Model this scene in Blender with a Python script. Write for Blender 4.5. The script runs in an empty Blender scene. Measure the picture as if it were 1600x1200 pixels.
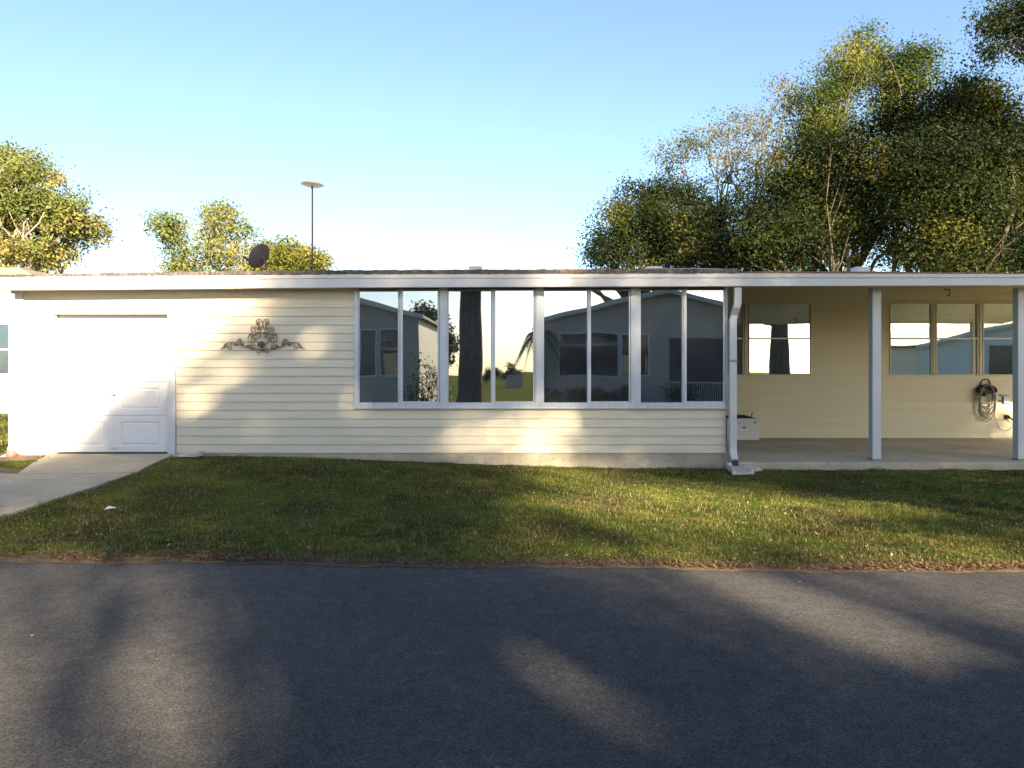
import bpy, math, random
import numpy as np
from mathutils import Vector, Matrix
random.seed(7); rng = np.random.default_rng(7)
S = bpy.context.scene
COL = S.collection
R = math.radians
F = 1155.0; H = 1.45; HY = 583.0          # focal length in photo pixels, eye height, horizon row
FY = 11.2; BY = 15.2                       # front wall and back wall of the carport
def wx(px, Y): return (px - 800.0) * Y / F
def wz(py, Y): return H + (HY - py) * Y / F

# ------------------------------------------------------------------ materials
def nt(name):
    m = bpy.data.materials.new(name); m.use_nodes = True
    t = m.node_tree; b = t.nodes['Principled BSDF']
    return m, t, b
def N(t, kind, **kw):
    n = t.nodes.new(kind)
    for k, v in kw.items():
        if k in n.inputs.keys(): n.inputs[k].default_value = v
        else: setattr(n, k, v)
    return n
def noise(t, scale, detail=4, rough=.6, coord='Object', stretch=None):
    tc = t.nodes.new('ShaderNodeTexCoord'); n = t.nodes.new('ShaderNodeTexNoise')
    n.inputs['Scale'].default_value = scale; n.inputs['Detail'].default_value = detail; n.inputs['Roughness'].default_value = rough
    if stretch:
        mp = t.nodes.new('ShaderNodeMapping'); mp.inputs['Scale'].default_value = stretch
        t.links.new(tc.outputs[coord], mp.inputs[0]); t.links.new(mp.outputs[0], n.inputs['Vector'])
    else: t.links.new(tc.outputs[coord], n.inputs['Vector'])
    return n.outputs['Fac']
def ramp(t, fac, stops):
    r = t.nodes.new('ShaderNodeValToRGB'); e = r.color_ramp.elements
    while len(e) < len(stops): e.new(.5)
    for el, (p, c) in zip(e, stops): el.position = p; el.color = (*c, 1)
    t.links.new(fac, r.inputs[0]); return r.outputs[0]
def mixc(t, a, b, fac, mode='MIX'):
    m = t.nodes.new('ShaderNodeMix'); m.data_type = 'RGBA'; m.blend_type = mode
    for sock, v in ((m.inputs[0], fac), (m.inputs[6], a), (m.inputs[7], b)):
        if isinstance(v, (int, float)): sock.default_value = v
        elif isinstance(v, tuple): sock.default_value = (*v, 1)
        else: t.links.new(v, sock)
    return m.outputs[2]
def bump(t, b, fac, strength=.3, dist=.01):
    n = t.nodes.new('ShaderNodeBump'); n.inputs['Strength'].default_value = strength; n.inputs['Distance'].default_value = dist
    t.links.new(fac, n.inputs['Height']); t.links.new(n.outputs[0], b.inputs['Normal'])
def paint(name, c, var=.12, rough=.5, scale=1.2, metal=0, dirt=None, stretch=None, bmp=0):
    m, t, b = nt(name)
    f = noise(t, scale, 6, .65, stretch=stretch)
    lo = tuple(x * (1 - var) for x in c); hi = tuple(min(1, x * (1 + var * .5)) for x in c)
    col = ramp(t, f, [(.3, lo), (.7, hi)])
    if dirt:
        f2 = noise(t, scale * 9, 5, .75); mask = ramp(t, f2, [(.55, (0, 0, 0)), (.72, (1, 1, 1))])
        col = mixc(t, col, dirt, mask)
    t.links.new(col, b.inputs['Base Color']); b.inputs['Roughness'].default_value = rough; b.inputs['Metallic'].default_value = metal
    if bmp: bump(t, b, noise(t, 60, 4), bmp, .004)
    return m
M = {}
M['siding'] = paint('siding', (.55, .51, .405), .10, .45, 1.5, stretch=(.5, 1, 6))
M['siding_back'] = paint('siding_back', (.53, .48, .325), .07, .5, 1.5, stretch=(.5, 1, 6))
M['white'] = paint('white_paint', (.50, .51, .53), .10, .4, 3, stretch=(1, 1, .4))
M['frame'] = paint('window_frame_aluminium', (.46, .50, .56), .12, .38, 5, metal=.15, dirt=None, stretch=(3, 3, .6))
M['trim_cream'] = paint('cream_trim', (.52, .48, .36), .1, .5, 3)
M['door'] = paint('door_paint', (.62, .63, .64), .05, .35, 2)
M['screw'] = paint('dark_screw_and_shade', (.10, .10, .10), .2, .6)
M['dark'] = paint('dark_backing_and_shade', (.035, .04, .045), .3, .9)
M['rubber'] = paint('black_rubber', (.02, .02, .02), .2, .7)
M['concrete'] = paint('concrete', (.33, .29, .225), .28, .9, 1.3, dirt=(.22, .19, .14), bmp=.3)
M['slab'] = paint('patio_concrete', (.42, .37, .27), .3, .85, .9, dirt=(.24, .2, .13), bmp=.3)
M['foundation'] = paint('foundation', (.36, .33, .26), .3, .9, 2, dirt=(.2, .17, .11), bmp=.4)
M['roofcoat'] = paint('roof_coating', (.62, .62, .60), .15, .6, 2)
m, t, b = nt('roof_edge_weathered')
c1 = ramp(t, noise(t, 3.2, 6, .7, stretch=(1, 1, .3)), [(.34, (.025, .025, .028)), (.52, (.06, .06, .06)), (.6, (.15, .08, .045)), (.75, (.30, .26, .21))])
c2 = ramp(t, noise(t, 26, 5, .8), [(.50, (.05, .045, .04)), (.66, (.6, .58, .52))])
t.links.new(mixc(t, c1, c2, .2), b.inputs['Base Color']); b.inputs['Roughness'].default_value = .85; M['roof_edge'] = m
M['roof_brown'] = paint('roof_edge_brown', (.22, .13, .07), .5, .85, 8)
M['shingle'] = paint('shingle', (.16, .15, .14), .3, .9, 6)
M['house_wall'] = paint('neighbour_wall', (.36, .34, .30), .1, .6, 2)
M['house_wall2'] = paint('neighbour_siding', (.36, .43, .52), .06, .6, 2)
M['house_white'] = paint('white_house_wall', (.56, .56, .52), .06, .6, 2)
M['skirting'] = paint('skirting', (.36, .37, .38), .15, .7, 3)
M['dish'] = paint('dish_metal', (.008, .008, .012), .2, .9, 8)
M['galv'] = paint('galvanised', (.22, .22, .23), .2, .4, 8, metal=.5)
M['dish'].node_tree.nodes['Principled BSDF'].inputs['Specular IOR Level'].default_value = .1
M['saucer'] = paint('saucer_plastic', (.10, .10, .10), .15, .45, 8)
M['bronze'] = paint('rusty_bronze', (.20, .145, .10), .4, .55, 60, metal=.2, dirt=(.20, .11, .06))
M['shell'] = paint('bronze_shell', (.20, .12, .075), .4, .5, 60, metal=.2)
M['hose'] = paint('grey_hose', (.20, .20, .18), .25, .5, 20)
M['cord'] = paint('cord', (.13, .13, .11), .2, .5, 20)
M['box'] = paint('cardboard_white', (.58, .56, .56), .08, .7, 4)
M['boxprint'] = paint('box_print', (.13, .15, .22), .1, .7)
M['boxprint_faint'] = paint('box_print_faint', (.40, .46, .56), .1, .7)
M['bag'] = paint('black_bag', (.015, .016, .03), .3, .35, 10)
M['stone'] = paint('stone', (.42, .38, .32), .3, .9, 10, bmp=.6)
M['splash'] = paint('splash_block_plastic', (.52, .48, .44), .25, .7, 8)
M['scrap'] = paint('paper_scrap', (.6, .6, .6), .2, .7, 20)
M['redpipe'] = paint('red_cap', (.35, .12, .10), .3, .6, 20)
M['redflower'] = paint('red_flower', (.60, .03, .03), .3, .6, 30)
M['plantgreen'] = paint('plant_green', (.04, .09, .03), .4, .6, 10)
M['pot'] = paint('terracotta', (.30, .12, .06), .2, .8, 10)
M['palmtrunk'] = paint('palm_trunk', (.16, .12, .08), .4, .9, 12, bmp=.8)
# bark
m, t, b = nt('bark')
f = noise(t, 9, 8, .75, stretch=(1, 1, .22))
t.links.new(ramp(t, f, [(.3, (.025, .02, .016)), (.7, (.11, .09, .07))]), b.inputs['Base Color']); b.inputs['Roughness'].default_value = .95
bump(t, b, f, 1, .05); M['bark'] = m
m, t, b = nt('bark_pale')
f = noise(t, 5, 8, .75, stretch=(1, 1, .3))
t.links.new(ramp(t, f, [(.3, (.13, .11, .09)), (.7, (.42, .37, .31))]), b.inputs['Base Color']); b.inputs['Roughness'].default_value = .95; M['bark_pale'] = m
# leaves / grass : colour attribute carries each blade's own colour
def leafmat(name, transl=.3, rough=.6, spec=.12):
    m = bpy.data.materials.new(name); m.use_nodes = True; t = m.node_tree; b = t.nodes['Principled BSDF']; out = t.nodes['Material Output']
    a = t.nodes.new('ShaderNodeAttribute'); a.attribute_name = 'Col'
    t.links.new(a.outputs['Color'], b.inputs['Base Color']); b.inputs['Roughness'].default_value = rough; b.inputs['Specular IOR Level'].default_value = spec
    tr = t.nodes.new('ShaderNodeBsdfTranslucent'); g = t.nodes.new('ShaderNodeMix'); g.data_type = 'RGBA'; g.blend_type = 'MULTIPLY'
    g.inputs[0].default_value = 1; t.links.new(a.outputs['Color'], g.inputs[6]); g.inputs[7].default_value = (1.5, 1.4, .6, 1)
    t.links.new(g.outputs[2], tr.inputs[0])
    mx = t.nodes.new('ShaderNodeMixShader'); mx.inputs[0].default_value = transl
    t.links.new(b.outputs[0], mx.inputs[1]); t.links.new(tr.outputs[0], mx.inputs[2]); t.links.new(mx.outputs[0], out.inputs[0])
    return m
M['leaf'] = leafmat('leaf'); M['grassblade'] = leafmat('grass_blade', .3, .6, .2); M['dryleaf'] = leafmat('dry_leaf', .15, .7, .2)
# asphalt
m, t, b = nt('asphalt')
big = noise(t, .7, 5, .6); fine = noise(t, 95, 4, .9); mid = noise(t, 9, 5, .7)
c = ramp(t, big, [(.3, (.052, .054, .058)), (.7, (.078, .078, .082))])
c = mixc(t, c, ramp(t, mid, [(.35, (.75, .75, .75)), (.7, (1.15, 1.14, 1.1))]), 1.0, 'MULTIPLY')
c = mixc(t, c, ramp(t, fine, [(.36, (.30, .30, .30)), (.50, (1, 1, 1)), (.60, (1.7, 1.67, 1.6)), (.70, (3.4, 3.2, 2.9))]), 1.0, 'MULTIPLY')
tc = t.nodes.new('ShaderNodeTexCoord'); vo = t.nodes.new('ShaderNodeTexVoronoi'); vo.inputs['Scale'].default_value = 55
t.links.new(tc.outputs['Object'], vo.inputs['Vector'])
pm = ramp(t, vo.outputs['Distance'], [(.05, (1, 1, 1)), (.12, (0, 0, 0))])
vn = noise(t, 31, 2); pm2 = ramp(t, vn, [(.6, (0, 0, 0)), (.66, (1, 1, 1))])
c = mixc(t, c, (.30, .27, .23), mixc(t, pm, pm2, 1.0, 'MULTIPLY'))
# a few long fine cracks and oil stains of their own shape
wv = t.nodes.new('ShaderNodeTexVoronoi'); wv.feature = 'DISTANCE_TO_EDGE'; wv.inputs['Scale'].default_value = .33
dn = t.nodes.new('ShaderNodeTexNoise'); dn.inputs['Scale'].default_value = 2.5; dn.inputs['Detail'].default_value = 8
t.links.new(tc.outputs['Object'], dn.inputs['Vector'])
ad = t.nodes.new('ShaderNodeMix'); ad.data_type = 'RGBA'; ad.blend_type = 'ADD'; ad.inputs[0].default_value = .55
t.links.new(tc.outputs['Object'], ad.inputs[6]); t.links.new(dn.outputs['Color'], ad.inputs[7]); t.links.new(ad.outputs[2], wv.inputs['Vector'])
ck = ramp(t, wv.outputs['Distance'], [(.0, (1, 1, 1)), (.004, (0, 0, 0))])
ckm = ramp(t, noise(t, .5, 3), [(.56, (0, 0, 0)), (.64, (.6, .6, .6))])
c = mixc(t, c, (.018, .018, .02), mixc(t, ck, ckm, 1.0, 'MULTIPLY'))
st = ramp(t, noise(t, 1.9, 4, .55, stretch=(.6, 1.4, 1)), [(.70, (0, 0, 0)), (.78, (.6, .6, .6))])
c = mixc(t, c, (.022, .022, .024), st)
t.links.new(c, b.inputs['Base Color']); b.inputs['Roughness'].default_value = .9
b.inputs['Specular IOR Level'].default_value = .2; bump(t, b, fine, 1, .010); M['asphalt'] = m
# soil + turf ground
m, t, b = nt('ground')
c = ramp(t, noise(t, .35, 8, .7), [(.3, (.055, .085, .022)), (.5, (.09, .115, .03)), (.7, (.15, .13, .05))])
c = mixc(t, c, ramp(t, noise(t, 45, 4, .8), [(.3, (.45, .42, .4)), (.7, (1.3, 1.25, 1.1))]), 1.0, 'MULTIPLY')
t.links.new(c, b.inputs['Base Color']); b.inputs['Roughness'].default_value = .95; b.inputs['Specular IOR Level'].default_value = 0
bump(t, b, noise(t, 50, 5), 1, .03); M['ground'] = m
m, t, b = nt('bare_soil')
c = ramp(t, noise(t, 7, 8, .75), [(.3, (.05, .035, .022)), (.7, (.19, .125, .07))])
t.links.new(c, b.inputs['Base Color']); b.inputs['Roughness'].default_value = .95; bump(t, b, noise(t, 60, 5), 1, .02); M['soil'] = m
# glass
def glassmat(name, gl, tint, refl, wob=.02, scale=1.1, film=.065):
    m = bpy.data.materials.new(name); m.use_nodes = True; t = m.node_tree; t.nodes.clear()
    out = t.nodes.new('ShaderNodeOutputMaterial'); g = t.nodes.new('ShaderNodeBsdfGlossy'); g.inputs['Color'].default_value = (*refl, 1); g.inputs['Roughness'].default_value = .012
    tr = t.nodes.new('ShaderNodeBsdfTransparent'); tr.inputs[0].default_value = (*tint, 1)
    mx = t.nodes.new('ShaderNodeMixShader'); mx.inputs[0].default_value = gl
    t.links.new(tr.outputs[0], mx.inputs[1]); t.links.new(g.outputs[0], mx.inputs[2]); t.links.new(mx.outputs[0], out.inputs[0])
    df = t.nodes.new('ShaderNodeBsdfDiffuse'); df.inputs[0].default_value = (.30, .34, .38, 1); m2 = t.nodes.new('ShaderNodeMixShader')
    t.links.new(ramp(t, noise(t, 1.6, 5, .7), [(.3, (film*.5,)*3), (.75, (film*1.6,)*3)]), m2.inputs[0]); t.links.new(mx.outputs[0], m2.inputs[1]); t.links.new(df.outputs[0], m2.inputs[2]); t.links.new(m2.outputs[0], out.inputs[0])
    bp = t.nodes.new('ShaderNodeBump'); bp.inputs['Strength'].default_value = wob; bp.inputs['Distance'].default_value = .25
    t.links.new(noise(t, scale, 1, .3), bp.inputs['Height']); t.links.new(bp.outputs[0], g.inputs['Normal'])
    return m
M['glass'] = glassmat('reflective_tinted_glass', .35, (.16, .18, .20), (.80, .90, .98), .010)
M['glass_back'] = glassmat('reflective_glass', .62, (.16, .2, .2), (.88, .98, .97), .006)
M['glass_side'] = glassmat('blue_tinted_glass', .30, (.05, .09, .13), (.45, .75, 1.0), .01)
M['glass_far'] = glassmat('dark_window_glass', .05, (.02, .04, .07), (.8, .9, 1), .004)

# ------------------------------------------------------------------ mesh helpers
class MB:
    def __init__(s): s.v = []; s.f = []
    def add(s, vs, fs):
        o = len(s.v); s.v += [tuple(v) for v in vs]; s.f += [tuple(i + o for i in f) for f in fs]; return s
    def box(s, x0, x1, y0, y1, z0, z1):
        return s.add([(x0,y0,z0),(x1,y0,z0),(x1,y1,z0),(x0,y1,z0),(x0,y0,z1),(x1,y0,z1),(x1,y1,z1),(x0,y1,z1)],
                     [(0,3,2,1),(4,5,6,7),(0,1,5,4),(1,2,6,5),(2,3,7,6),(3,0,4,7)])
    def prism(s, poly, y0, y1):              # polygon in x,z (counter clockwise seen from -y) extruded along y
        n = len(poly)
        vs = [(x, y0, z) for x, z in poly] + [(x, y1, z) for x, z in poly]
        fs = [tuple(range(n)), tuple(range(2*n-1, n-1, -1))] + [(i, i+n, (i+1) % n + n, (i+1) % n) for i in range(n)]
        return s.add(vs, fs)
    def prismz(s, poly, z0, z1):
        n = len(poly)
        vs = [(x, y, z0) for x, y in poly] + [(x, y, z1) for x, y in poly]
        fs = [tuple(range(n-1, -1, -1)), tuple(range(n, 2*n))] + [(i, (i+1) % n, (i+1) % n + n, i+n) for i in range(n)]
        return s.add(vs, fs)
    def tube(s, pts, rad, n=8, caps=True):
        pts = [Vector(p) for p in pts]; k = len(pts)
        if not hasattr(rad, '__len__'): rad = [rad] * k
        o = len(s.v); up = Vector((0, 0, 1)); prev = None
        for i, p in enumerate(pts):
            d = (pts[min(i+1, k-1)] - pts[max(i-1, 0)])
            if d.length < 1e-9: d = Vector((0, 0, 1))
            d.normalize()
            a = prev if prev is not None else (Vector((1, 0, 0)) if abs(d.z) > .9 else up)
            a = (a - d * a.dot(d))
            if a.length < 1e-6: a = d.orthogonal()
            a.normalize(); prev = a; bq = d.cross(a)
            for j in range(n):
                th = 2 * math.pi * j / n
                s.v.append(tuple(p + (a * math.cos(th) + bq * math.sin(th)) * rad[i]))
        for i in range(k-1):
            for j in range(n):
                a0 = o + i*n + j; a1 = o + i*n + (j+1) % n
                s.f.append((a0, a1, a1+n, a0+n))
        if caps:
            s.f.append(tuple(o + j for j in range(n-1, -1, -1))); s.f.append(tuple(o + (k-1)*n + j for j in range(n)))
        return s
    def lathe(s, prof, c, n=24, mat=None):   # prof: list of (r,z)
        o = len(s.v); k = len(prof)
        for r, z in prof:
            for j in range(n):
                th = 2*math.pi*j/n; p = Vector((r*math.cos(th), r*math.sin(th), z))
                if mat is not None: p = mat @ p
                s.v.append(tuple(p + Vector(c)))
        for i in range(k-1):
            for j in range(n):
                a0 = o+i*n+j; a1 = o+i*n+(j+1) % n; s.f.append((a0, a1, a1+n, a0+n))
        s.f.append(tuple(o+j for j in range(n-1, -1, -1))); s.f.append(tuple(o+(k-1)*n+j for j in range(n)))
        return s
    def build(s, name, mat, parent=None, smooth=False, bevel=0):
        me = bpy.data.meshes.new(name); me.from_pydata(s.v, [], s.f); me.update()
        if smooth: me.polygons.foreach_set('use_smooth', [True] * len(me.polygons))
        return link(name, me, mat, parent, bevel)
def link(name, me, mat, parent=None, bevel=0):
    o = bpy.data.objects.new(name, me)
    if mat: me.materials.append(mat)
    COL.objects.link(o)
    if parent:
        o.parent = parent; o.matrix_parent_inverse = parent_world(parent).inverted()
    if bevel:
        b = o.modifiers.new('bevel', 'BEVEL'); b.width = bevel; b.segments = 2; b.limit_method = 'ANGLE'
    return o
def parent_world(o):
    m = Matrix.LocRotScale(o.location, o.rotation_euler, o.scale)
    return (parent_world(o.parent) @ o.matrix_parent_inverse @ m) if o.parent else m
def tag(o, label=None, cat=None, group=None, kind=None):
    if label: o['label'] = label
    if cat: o['category'] = cat
    if group: o['group'] = group
    if kind: o['kind'] = kind
    return o
def empty(name, loc, label, cat, group=None):
    o = bpy.data.objects.new(name, None); COL.objects.link(o); o.location = loc; o.empty_display_size = .3
    return tag(o, label, cat, group)
def copy_tree(o, loc=None, rz=None, parent=None):
    c = o.copy(); COL.objects.link(c)
    if parent is not None: c.parent = parent
    if loc is not None: c.location = loc
    if rz is not None: c.rotation_euler.z = rz
    for ch in [k for k in bpy.data.objects if k.parent == o]: copy_tree(ch, parent=c)
    return c
def np_mesh(name, verts, counts, mat, cols=None, parent=None):
    """verts (n,3) laid out face by face; counts = verts per face (int)"""
    me = bpy.data.meshes.new(name); n = len(verts); nf = n // counts
    me.vertices.add(n); me.vertices.foreach_set('co', verts.astype(np.float32).ravel())
    me.loops.add(n); me.loops.foreach_set('vertex_index', np.arange(n, dtype=np.int32))
    me.polygons.add(nf); me.polygons.foreach_set('loop_start', np.arange(0, n, counts, dtype=np.int32))
    try: me.polygons.foreach_set('loop_total', np.full(nf, counts, dtype=np.int32))
    except Exception: pass
    me.update(calc_edges=True)
    if cols is not None:
        a = me.color_attributes.new('Col', 'FLOAT_COLOR', 'POINT')
        c4 = np.ones((n, 4), np.float32); c4[:, :3] = np.repeat(cols, counts, 0); a.data.foreach_set('color', c4.ravel())
    me.validate()
    return link(name, me, mat, parent)

# ------------------------------------------------------------------ ground, road, drive
def sstep(a, b, v): v = np.clip((np.asarray(v, float) - a) / (b - a), 0, 1); return v*v*(3-2*v)
def g(x, y):
    side = 1 - sstep(-5, 2.5, x)
    bumps = .012*np.sin(x*1.7+y*.9)*np.sin(y*1.3-x*.4)
    return sstep(6.1, 10.8, y) * (.195*side + .0) + sstep(6.0, 7, y)*(1-sstep(10, 10.9, y))*bumps
def gf(x, y): return float(g(x, y))
def road_edge(x): return 5.50 - .047*x + .03*np.sin(x*2.3) + .018*np.sin(x*7.1+1) + .012*np.sin(x*19)
def axis(lo, hi, step, far):
    a = list(np.arange(lo, hi+1e-6, step)); s = step; v = hi
    while v < far: s *= 1.5; v += s; a.append(v)
    s = step; v = lo
    while v > -far: s *= 1.5; v -= s; a.insert(0, v)
    return np.array(a)
xs = axis(-12, 12, .3, 900); ys = axis(-3, 13, .3, 900)
X, Y = np.meshgrid(xs, ys); Z = g(X, Y)
nx, ny = len(xs), len(ys)
vv = np.stack([X, Y, Z], -1).reshape(-1, 3).tolist()
ff = [(j*nx+i, j*nx+i+1, (j+1)*nx+i+1, (j+1)*nx+i) for j in range(ny-1) for i in range(nx-1)]
MB().add(vv, ff).build('ground', M['ground'], smooth=True)['kind'] = 'structure'
# road sheet with a ragged verge edge
mb = MB(); xs2 = np.arange(-70, 70.01, .08)
top = [(float(x), float(road_edge(x)), .004) for x in xs2]; bot = [(float(x), -1.7+.05*math.sin(x*1.3), .004) for x in xs2]
k = len(xs2); mb.add(top + bot, [(i+k, i+k+1, i+1, i) for i in range(k-1)])
mb.build('road', M['asphalt'])['kind'] = 'structure'
# bare soil strip along the verge
mb = MB(); a = [(float(x), float(road_edge(x)) - .015, .0075) for x in xs2]
b_ = [(float(x), float(road_edge(x)) + .17 + .06*math.sin(x*3.1) + .04*math.sin(x*8.3), .0085) for x in xs2]
mb.add(a + b_, [(i, i+1, i+1+k, i+k) for i in range(k-1)])
mb.build('verge_soil', M['soil'])['kind'] = 'structure'
# driveway
def slabgrid(mb, quad, n=10, m_=10, lift=.03, skirt=.1):
    (x0,y0),(x1,y1),(x2,y2),(x3,y3) = quad; idx = []; o = len(mb.v)
    for j in range(m_+1):
        v = j/m_
        for i in range(n+1):
            u = i/n
            x = (x0*(1-u)+x1*u)*(1-v)+(x3*(1-u)+x2*u)*v; y = (y0*(1-u)+y1*u)*(1-v)+(y3*(1-u)+y2*u)*v
            mb.v.append((x, y, gf(x, y)+lift))
    w = n+1
    for j in range(m_):
        for i in range(n): mb.f.append((o+j*w+i, o+j*w+i+1, o+(j+1)*w+i+1, o+(j+1)*w+i))
    ring = [i for i in range(w)] + [j*w+n for j in range(1, m_+1)] + [m_*w+i for i in range(n-1, -1, -1)] + [j*w for j in range(m_-1, 0, -1)]
    o2 = len(mb.v)
    for r in ring: x, y, z = mb.v[o+r]; mb.v.append((x, y, z-skirt))
    L = len(ring)
    for q in range(L): mb.f.append((o+ring[q], o2+q, o2+(q+1) % L, o+ring[(q+1) % L]))
mb = MB()
slabgrid(mb, ((-6.28, 9.39), (-4.78, 9.39), (-5.10, 11.22), (-7.0, 11.22)), lift=.032)
slabgrid(mb, ((-10.5, 7.62), (-4.93, 7.62), (-4.80, 9.375), (-10.5, 9.375)), lift=.03)
slabgrid(mb, ((-10.5, 5.72), (-5.05, 5.72), (-4.94, 7.605), (-10.5, 7.605)), lift=.026)
mb.build('driveway', M['concrete'])['kind'] = 'structure'
mb = MB(); ring = [(-7.05, 11.2), (-6.33, 9.42), (-6.9, 9.42), (-8.6, 9.42), (-9.4, 10.4), (-8.2, 11.6), (-7.6, 11.3)]
mb.add([(x, y, gf(x, y)+.012) for x, y in ring], [tuple(range(len(ring)-1, -1, -1))]); mb.build('bare_soil_bed', M['soil'])['kind'] = 'structure'

# grass
NB = 330000
gx = rng.uniform(-8.5, 9.8, NB*2); gy = 5.40 + (11.25-5.40) * rng.uniform(0, 1, NB*2)**1.25
keep = (np.abs(gx) < gy*.72+.6) & (gy > road_edge(gx)+.03)
def inpoly(x, y, q):
    r = np.zeros(len(x), bool); n = len(q)
    for i in range(n):
        x0, y0 = q[i]; x1, y1 = q[(i+1) % n]
        c = ((y0 > y) != (y1 > y)) & (x < (x1-x0)*(y-y0)/(y1-y0+1e-12)+x0); r ^= c
    return r
jit = rng.normal(0, .025, len(gx))
drive = inpoly(gx+jit, gy, [(-6.28, 9.39), (-4.80, 9.39), (-5.10, 11.3), (-7.0, 11.3)]) | inpoly(gx+jit, gy, [(-10.5, 5.72), (-5.07, 5.72), (-4.95, 7.6), (-4.82, 9.4), (-10.5, 9.4)])
keep &= ~drive; keep &= ~((gx > 3.2) & (gy > 11.03)); keep &= ~((gx < 3.3) & (gy > 11.17))
keep &= ~inpoly(gx+jit*3, gy, ring)
def fld(x, y, s, sd):
    r = np.random.default_rng(sd); o = 0
    for _ in range(7):
        a = r.uniform(0, 6.28); k_ = s*r.uniform(.5, 2.2); o = o + np.sin((x*np.cos(a)+y*np.sin(a))*k_ + r.uniform(0, 6))
    return o/7*2
edge = gy - road_edge(gx)
thin = np.clip(.35 + edge*2.2, 0, 1) * np.clip(.86 + .35*fld(gx, gy, 5, 3), .3, 1)
keep &= rng.uniform(0, 1, len(gx)) < thin
gx, gy, edge = gx[keep][:NB], gy[keep][:NB], edge[keep][:NB]
n = len(gx)
ex = rng.uniform(-17, -7.6, 60000); ey = rng.uniform(11.3, 23, 60000); kk = (ex < -.62*ey-.3) & (ex > -.8*ey); ex, ey = ex[kk], ey[kk]
def blades(gx, gy, gz, hgt, wid, cols, name, label, lean=.55):
    n = len(gx); th = rng.uniform(0, 6.283, n); d = np.stack([np.cos(th), np.sin(th), np.zeros(n)], -1)
    ph = th + rng.normal(math.pi/2, .4, n); sd = np.stack([np.cos(ph), np.sin(ph), np.zeros(n)], -1) * wid[:, None]/2
    ln = np.abs(rng.normal(lean, .35, n))[:, None]
    p0 = np.stack([gx, gy, gz-.004], -1); up = np.array([0, 0, 1.])
    p1 = p0 + (up*.55 + d*ln*.35) * hgt[:, None]; p2 = p0 + (up*(.95-.35*np.minimum(ln, 1.6)) + d*ln*1.0) * hgt[:, None]
    q = np.stack([p0-sd, p0+sd, p1+sd*.8, p1-sd*.8, p1-sd*.8, p1+sd*.8, p2+sd*.12, p2-sd*.12], 1).reshape(-1, 3)
    o = np_mesh(name, q, 4, M['grassblade'], np.repeat(cols, 2, 0)); return o
def grasscol(x, y, n, edge=None):
    f1 = fld(x, y, 2.2, 11)[:, None]; f2 = fld(x, y, 7, 12)[:, None]
    f3 = fld(x, y, 18, 13)[:, None]
    c = np.array([.095, .122, .022]) * (1 + .4*f1 + .25*f3) + np.array([.085, .055, .014]) * np.clip(f2+.15, 0, 1)
    c = c + (np.array([.07, .05, .028])-c) * np.clip(fld(x, y, 4.3, 21)[:, None]*1.6-.25, 0, .75)
    r = rng.uniform(0, 1, n)[:, None]
    c = np.where(r > .86, np.array([.36, .30, .13]), c); c = np.where(r < .12, np.array([.07, .16, .05]), c)
    if edge is not None:
        e = np.clip(1 - edge/.45, 0, 1)[:, None] * (rng.uniform(0, 1, n)[:, None] > .35)
        c = c*(1-e) + np.array([.20, .15, .09])*e
    return c * rng.uniform(.5, 1.15, n)[:, None]
hg = rng.uniform(.018, .058, n) * np.clip(1+.55*fld(gx, gy, 14, 8), .5, 1.8) * np.clip(.9+.3*fld(gx, gy, 3, 5), .5, 1.5) * np.clip(.45+edge*1.5, .45, 1)
gr = blades(gx, gy, g(gx, gy), hg, rng.uniform(.003, .0065, n), grasscol(gx, gy, n, edge), 'lawn_grass', '', .8)
tag(gr, 'mown green lawn grass between the asphalt road and the cream house', 'grass', kind='stuff')
n2 = len(ex); e2 = np.ones(n2)
gr2 = blades(ex, ey, g(ex, ey), rng.uniform(.025, .055, n2), rng.uniform(.010, .016, n2), grasscol(ex, ey, n2), 'side_grass', '', .6)
tag(gr2, 'green grass beside the left corner of the house, towards the blue-white building', 'grass', kind='stuff')
# leaf litter
def litter(px_, py_, pz_, sz, name, label, lo=(.045, .028, .018), hi=(.18, .115, .065)):
    n = len(px_); th = rng.uniform(0, 6.283, n); t1 = rng.normal(0, .3, n); t2 = rng.normal(0, .3, n)
    a = np.stack([np.cos(th), np.sin(th), t1], -1) * sz[:, None]; b = np.stack([-np.sin(th), np.cos(th), t2], -1) * sz[:, None] * .5
    p = np.stack([px_, py_, pz_ + .006 + np.abs(t1)*sz*.9 + np.abs(t2)*sz*.5], -1)
    q = np.stack([p-a, p-b, p+a, p+b], 1).reshape(-1, 3)
    u = rng.uniform(0, 1, n)[:, None]; c = np.array(lo)*(1-u) + np.array(hi)*u
    o = np_mesh(name, q, 4, M['dryleaf'], c); tag(o, label, 'leaves', kind='stuff'); return o
n = 17000; lx = rng.uniform(-6, 5.2, n); ly = road_edge(lx) + .06 + np.abs(rng.normal(0, .10, n))*np.where(rng.uniform(0,1,n)<.2, -.35, 1)
kk = rng.uniform(0, 1, n) < np.clip(.55+.6*fld(lx, ly*0, 2.5, 31), .12, 1); lx, ly = lx[kk], ly[kk]
litter(lx, ly, g(lx, ly)+.010, rng.uniform(.006, .018, len(lx)), 'leaf_litter', 'brown dry leaf litter lining the lawn edge along the road')
n = 1500; lx = rng.uniform(-6, 9, n); ly = rng.uniform(5.7, 11, n)
kk = ~(inpoly(lx, ly, [(-10.5, 5.7), (-5.05, 5.7), (-4.8, 9.4), (-5.1, 11.3), (-10, 11.3)])); kk &= ~((lx > 3.1) & (ly > 10.8)); lx, ly = lx[kk], ly[kk]
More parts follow.
